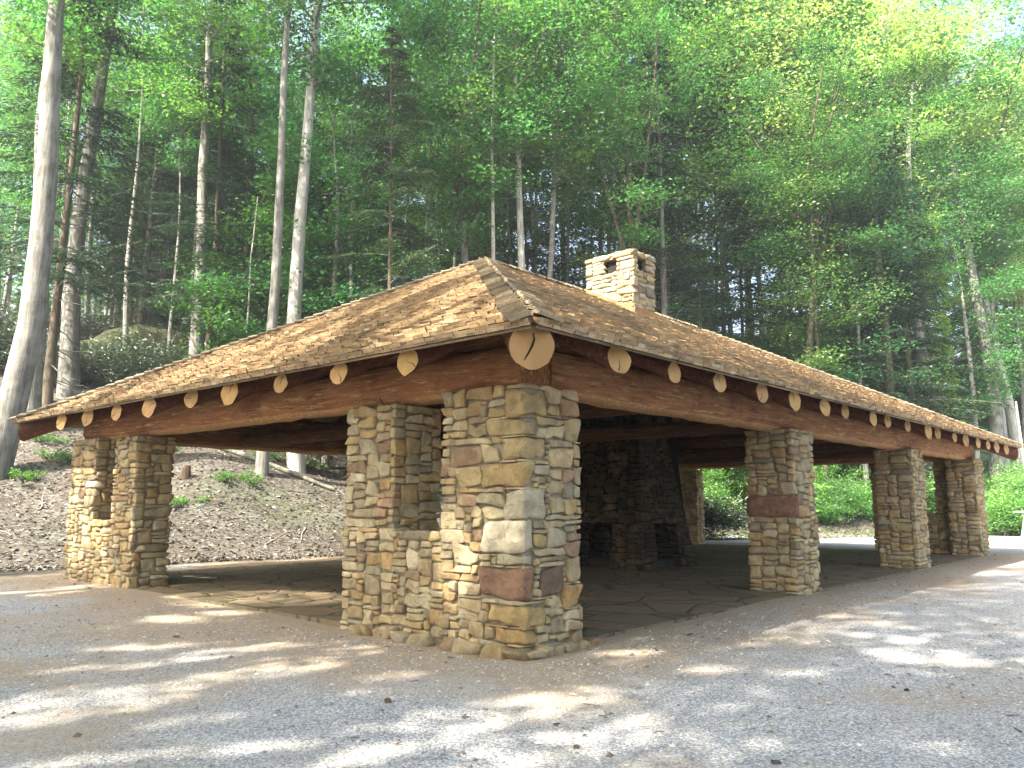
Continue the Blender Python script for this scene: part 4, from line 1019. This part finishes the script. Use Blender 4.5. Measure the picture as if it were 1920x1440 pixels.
OC = [(-13.5, -5, 32, .42, 6.3), (-14.5, 3, 33, .42, 6.3), (-14, 11, 31, .42, 5.8), (-11, -11, 33, .45, 6.5), (-3, -13, 33, .5, 6.5), (6, -13.5, 32, .5, 6.5), (-24, -5, 30, .3, 6.3), (-24.5, 3, 31, .3, 6.3), (-25, 10, 30, .3, 6.3),
      (-19, -1, 20, .3, 5.5), (-19.5, 6.5, 21, .3, 5.5), (-20, 13, 22, .3, 5.5), (-20, -10, 24, .3, 6)]
for i, (x, y, ht, cb, rd) in enumerate(OC):
    z = Hs(x, y)
    tk, br, cr = broadleaf(700+i, ht, cb, rd, .32, 34, .30, 22, GRN, keep, False, 1.0, 1.0, (x, y, z), .8)
    e = empty("broadleaf_tree", (x, y, z), "tall leafy tree outside the picture, crown shaped to throw dappled shade on the yard", "tree", "trees around the yard")
    tk.build("trunk", M_BARK, e); br.build("branches", M_BARK, e); cr.build("crown", M_LEAF, e)

# ---- far wood that reads as one mass
r = np.random.default_rng(8); n = 70000
g = r.uniform(75, 120, n); px = r.uniform(-500, 2400, n); p = CAM + Fh*g[:, None] + Rt*((px-960)/FPX*g)[:, None]
zt = H(p[:, 0], p[:, 1]); hh = r.random(n)**1.2*np.where(px < 1150, np.where(px > 700, 13, 20), np.where(px < 1480, 9, 15)) ; p[:, 2] = zt + hh
kp = snoise(p[:, 0]*1.0, p[:, 1]*1.0 + p[:, 2]*1.7, .35, 5) > np.where(hh < 10, -9, np.where(px > 1150, .1, -.15)); p = p[kp]
mb = MB(); add_leaves(mb, p, 1.0, r, np.array((.06, .14, .035)), 1.0, .7); tag(mb.build("distant_wood", M_LEAF), kind="stuff")

# ---- hillside leaf litter, twigs, logs
r = np.random.default_rng(17); n = 60000
x = r.uniform(-9, 36, n); s_ = -1.8 + 26*r.random(n)**1.5; y = toe(x) + s_; z = H(x, y) + .015
kk = ~((x < 22) & (y < 13.6)); x, y, z = x[kk], y[kk], z[kk]; n = len(x)
pal = 1.22*np.array([(.12, .112, .10), (.165, .155, .14), (.08, .07, .06), (.24, .23, .21), (.10, .085, .07)])
a, sd_, nz = frame_dirs(n, r, .45)
mb = MB(); C = np.stack([x, y, z + .02*r.random(n)], 1); add_leaves(mb, C, (.05 + .11*r.random((n, 1))**1.5)[:, 0], r, pal[r.integers(0, 5, n)], aspect=.6, dirs=(a, sd_, nz), vary=.25)
tag(mb.build("leaf_litter", M_LITTER), kind="stuff")
mb = MB()
for i in range(75):
    X_ = r.uniform(-7, 20); s_ = r.uniform(-.4, 11); Y_ = toe(X_)+s_; Z_ = Hs(X_, Y_); a = r.uniform(0, 2*pi)
    pth = curved((0, 0, 0), (cos(a), sin(a), 0), r.uniform(.5, 1.7), 4, r, .13); pth[:, 2] = 0; pth[:, :2] += [X_, Y_]; pth[:, 2] = H(pth[:, 0], pth[:, 1]) + .03
    tube(mb, pth, np.linspace(.02, .008, 5)*r.uniform(.5, 1.3), 5, np.full(3, r.uniform(.7, 1.6)), 0)
tag(mb.build("fallen_twigs", M_TWIG), kind="stuff")
pts = []
for t in np.linspace(0, 1, 12):
    px_ = 330 + 300*t; X_, Y_ = at(px_, 31.5 - .6*t); pts.append((X_, Y_, Hs(X_, Y_) + .10))
mb = MB(); tube(mb, pts, np.linspace(.13, .07, 12), 10, (.8, .8, .7), 0, rough=.1)
tag(mb.build("fallen_log", M_BARK), "long thin mossy log lying across the slope seen through the left opening", "fallen log")
x, y = at(352, 27.5); mb = MB(); z = Hs(x, y)
tube(mb, [(0, 0, -.2), (0, 0, .1), (.02, 0, .3), (.05, 0, .42)], [.24, .17, .14, .10], 9, (.6, .5, .45), 0, rough=.3, sd=3); o = mb.build("tree_stump", M_BARKB); o.location = (x, y, z)
tag(o, "small broken dark stump low on the slope beside the left pier", "stump")
# mossy outcrop on the dark hillside
mb = MB(); rr2 = np.random.default_rng(44); X_, Y_ = at(285, 47); zz_ = Hs(X_, Y_)
add_stone(mb, (0, 0, 0), (5.0, 2.4, 1.5), np.eye(3), rr2, (1, 1, 1), 6, 4, 1.2); V0 = mb.V[0]
V0 += .35*np.sin(V0@np.array([[.9, .3, .7], [.4, 1.3, .2], [.6, .5, 1.4]])*1.3)
o = mb.build("mossy_outcrop", M_MOSS); o.location = (X_, Y_, zz_+.3); o.rotation_euler = (0, 0, -.5)
tag(o, "low moss covered rock outcrop in the dark between the leaning and the lone trunk", "rock")

# ---- gravel and small things on the yard
def pebbles(n, xr, yr, size, seed, pal):
    r = np.random.default_rng(seed); x = r.uniform(*xr, n); y = r.uniform(*yr, n)
    v = np.stack([x, y, np.zeros(n)], 1) - CAM; zf = v@Fw; px = 960 + FPX*(v@Rt)/zf; py = 720 - FPX*(v@Up)/zf
    dist = np.hypot(x-CAM[0], y-CAM[1])
    k = (zf > 1) & (px > -60) & (px < 1980) & (py < 1500) & ~((x > -.3) & (y > -.3)) & (r.random(n) < np.clip((9.5/dist)**1.6, 0, 1)) & (y < toe(x)-1)
    k &= (snoise(x, y, 1.1, 77) + .4*r.random(n)) > -.35
    x, y, dist = x[k], y[k], dist[k]; n = len(x); z = H(x, y)
    O = np.array([[1, 0, 0], [0, 1, 0], [-1, 0, 0], [0, -1, 0], [0, 0, 1], [0, 0, -1]], float); Fo = np.array([[0, 1, 4], [1, 2, 4], [2, 3, 4], [3, 0, 4]])
    s_ = size*r.lognormal(0, .4, n)
    V = O[None]*(1 + .35*(r.random((n, 6, 3))-.5)); V = V + .35*(r.random((n, 6, 3))-.5); V *= s_[:, None, None]*np.array([1, 1, .6])
    a = r.uniform(0, 6.28, n); c_, q_ = np.cos(a)[:, None], np.sin(a)[:, None]
    V = np.stack([V[:, :, 0]*c_-V[:, :, 1]*q_, V[:, :, 0]*q_+V[:, :, 1]*c_, V[:, :, 2]], 2) + np.stack([x, y, z+s_*.12], 1)[:, None]
    F = (np.arange(n)[:, None, None]*6 + Fo[None]).reshape(-1, 3)
    pal = np.array(pal); cc = pal[r.integers(0, len(pal), n)]*r.uniform(.75, 1.25, (n, 1))
    mb = MB(); mb.add(V.reshape(-1, 3), F, np.repeat(cc, 6, 0), 0, False); return mb
GP = [(.36, .36, .355), (.28, .28, .28), (.42, .415, .40), (.38, .35, .31), (.46, .45, .44), (.22, .22, .215), (.40, .36, .30)]
tag(pebbles(230000, (-7, 14), (-7, 14), .0085, 3, GP).build("gravel", M_PEB), kind="stuff")
mb = pebbles(2600, (-7, 22), (-7, 15), .0135, 4, [(.30, .27, .22), (.20, .15, .11), (.12, .10, .085), (.42, .40, .36)])
r = np.random.default_rng(71)
for i in range(260):
    X_ = r.uniform(-6, 14); Y_ = r.uniform(-6, 12)
    if X_ > -.3 and Y_ > -.3: continue
    a = r.uniform(0, 6.28); L_ = r.uniform(.03, .14); h0 = Hs(X_, Y_)+.008
    tube(mb, [(X_, Y_, h0), (X_+cos(a)*L_*.5, Y_+sin(a)*L_*.5, h0+.006), (X_+cos(a+.3)*L_, Y_+sin(a+.3)*L_, h0)], [.003, .004, .002], 4, (.10, .07, .05), 0, False)
tag(mb.build("grit_and_debris", M_PEB), kind="stuff")
def gpx(px, py):
    d = (px-960)*Rt + (720-py)*Up + FPX*Fw; t = -CAM[2]/d[2]; return CAM + d*t
RK = [((702, 1350), (.05, .03, .018), (.55, .54, .52), "pale flat stone lying on a tan patch in the foreground gravel"), ((728, 1312), (.07, .04, .03), (.16, .13, .10), "brown stone on the gravel behind the pale flat one"),
      ((1200, 1286), (.05, .035, .025), (.46, .38, .29), "tan pebble alone right of the front corner"), ((1212, 1246), (.06, .03, .015), (.35, .28, .2), "flat brown chip nearest the front corner's right side"), ((1557, 1320), (.05, .04, .025), (.45, .45, .45), "pale grey stone beside a dark patch at lower right"),
      ((1455, 1425), (.05, .03, .025), (.10, .09, .09), "dark stone at the bottom edge right of the middle"), ((1080, 1390), (.035, .03, .02), (.12, .10, .09), "small dark brown stone below the sunlit streak"), ((1700, 1298), (.03, .025, .02), (.06, .055, .05), "small black stone at lower right"), ((330, 1190), (.06, .04, .02), (.30, .2, .1), "brown stone on the sandy patch left of the front corner")]
for i, ((px, py), hf, c_, lab) in enumerate(RK):
    p = gpx(px, py); mb = MB(); hf = np.array(hf)*.62; add_stone(mb, (0, 0, 0), hf, np.eye(3), np.random.default_rng(i+60), c_, 4, 3.5, 1.4)
    o = mb.build("stone", M_STONE); o.location = (p[0], p[1], Hs(p[0], p[1])+hf[2]*.5); o.rotation_euler = (0, 0, i*1.1); tag(o, lab, "stone")

r = np.random.default_rng(91); n = 2600
x = r.uniform(-8, 22, n); y = r.uniform(-6, 13, n); dd_ = np.maximum(-x, -y)
k1 = (((dd_ > .05) & (r.random(n) < np.exp(-np.abs(dd_-.1)/.5) + .12)) | ((x > .2) & (y > .2) & (x < 21) & (y < 12.5) & (r.random(n) < .25)))
x, y = x[k1], y[k1]; n = len(x); z = np.where((x > .1) & (y > .1), .012, H(x, y) + .012)
mb = MB(); add_leaves(mb, np.stack([x, y, z], 1), .07, r, np.array([(.20, .14, .08), (.30, .22, .12), (.13, .09, .06), (.26, .24, .12)])[r.integers(0, 4, n)], .25, .6)
tag(mb.build("fallen_leaves", M_LITTER), kind="stuff")
# ---- wooden railing at the far right
X_, Y_ = at(1899, 33.5); z = Hs(X_, Y_)
e = empty("wooden_railing", (X_, Y_, z), "pale wooden railing with slanting braces at the far right beyond the gravel", "railing")
dv = Rt*.92 + Fh*.2
def plank(p, q, w_, t_, name):
    p = np.array(p, float); q = np.array(q, float); d = (q-p)/np.linalg.norm(q-p); s_ = np.cross(d, [0, 0, 1.0]); s_ = s_/np.linalg.norm(s_) if np.linalg.norm(s_) > .1 else Rt; n_ = np.cross(s_, d)
    VV = np.array([p-s_*w_-n_*t_, p+s_*w_-n_*t_, p+s_*w_+n_*t_, p-s_*w_+n_*t_, q-s_*w_-n_*t_, q+s_*w_-n_*t_, q+s_*w_+n_*t_, q-s_*w_+n_*t_])
    mb = MB(); mb.add(VV, BOXF, (1, 1, 1), 0); return mb.build(name, M_GREYWOOD, e)
plank(dv*-.15+Uz*1.14, dv*3.2+Uz*1.20, .11, .03, "top_rail")
for k in range(3):
    o_ = dv*(.28+1.3*k); plank(o_-Uz*.1, o_+Uz*1.10, .055, .05, "post")
    plank(o_-dv*.36-Fh*.12-Uz*.05, o_-dv*.02-Fh*.12+Uz*1.06, .05, .04, "brace")
    if k < 2: plank(o_+dv*.42-Fh*.12-Uz*.05, o_+dv*.08-Fh*.12+Uz*1.06, .05, .04, "brace")
for (kind, lm), L_ in POOL.items():
    L_.sort(key=lambda q: q[0])
    for i, (g, e) in enumerate(L_): e["label"] = (f"{kind}, {ORDN[i]} of those behind {lm}" if len(L_) > 1 else f"{kind} behind {lm}")
for tpl, L_ in ROWS.items():
    L_.sort(key=lambda q: q[0])
    for i, (g, e) in enumerate(L_): e["label"] = tpl % ordinal(i+1)
# ---- the air under the trees
HZ = bpy.data.materials.new("haze"); HZ.use_nodes = True; N_ = HZ.node_tree.nodes; N_.remove(N_["Principled BSDF"])
pv_ = N_.new("ShaderNodeVolumePrincipled"); pv_.inputs["Color"].default_value = (.86, .93, .95, 1); pv_.inputs["Density"].default_value = HAZE; pv_.inputs["Anisotropy"].default_value = .35
HZ.node_tree.links.new(pv_.outputs[0], N_["Material Output"].inputs["Volume"])
if HAZE > 0:
    mb = MB(); mb.add(boxv(-175, 285, -145, 245, -6, 78), BOXF, (1, 1, 1), 0); tag(mb.build("haze", HZ), kind="stuff")
for k, v in list(PROTO.items()):
    if k.endswith("_used"): continue
    if not PROTO[k+"_used"]:
        for o in v: bpy.data.objects.remove(o)
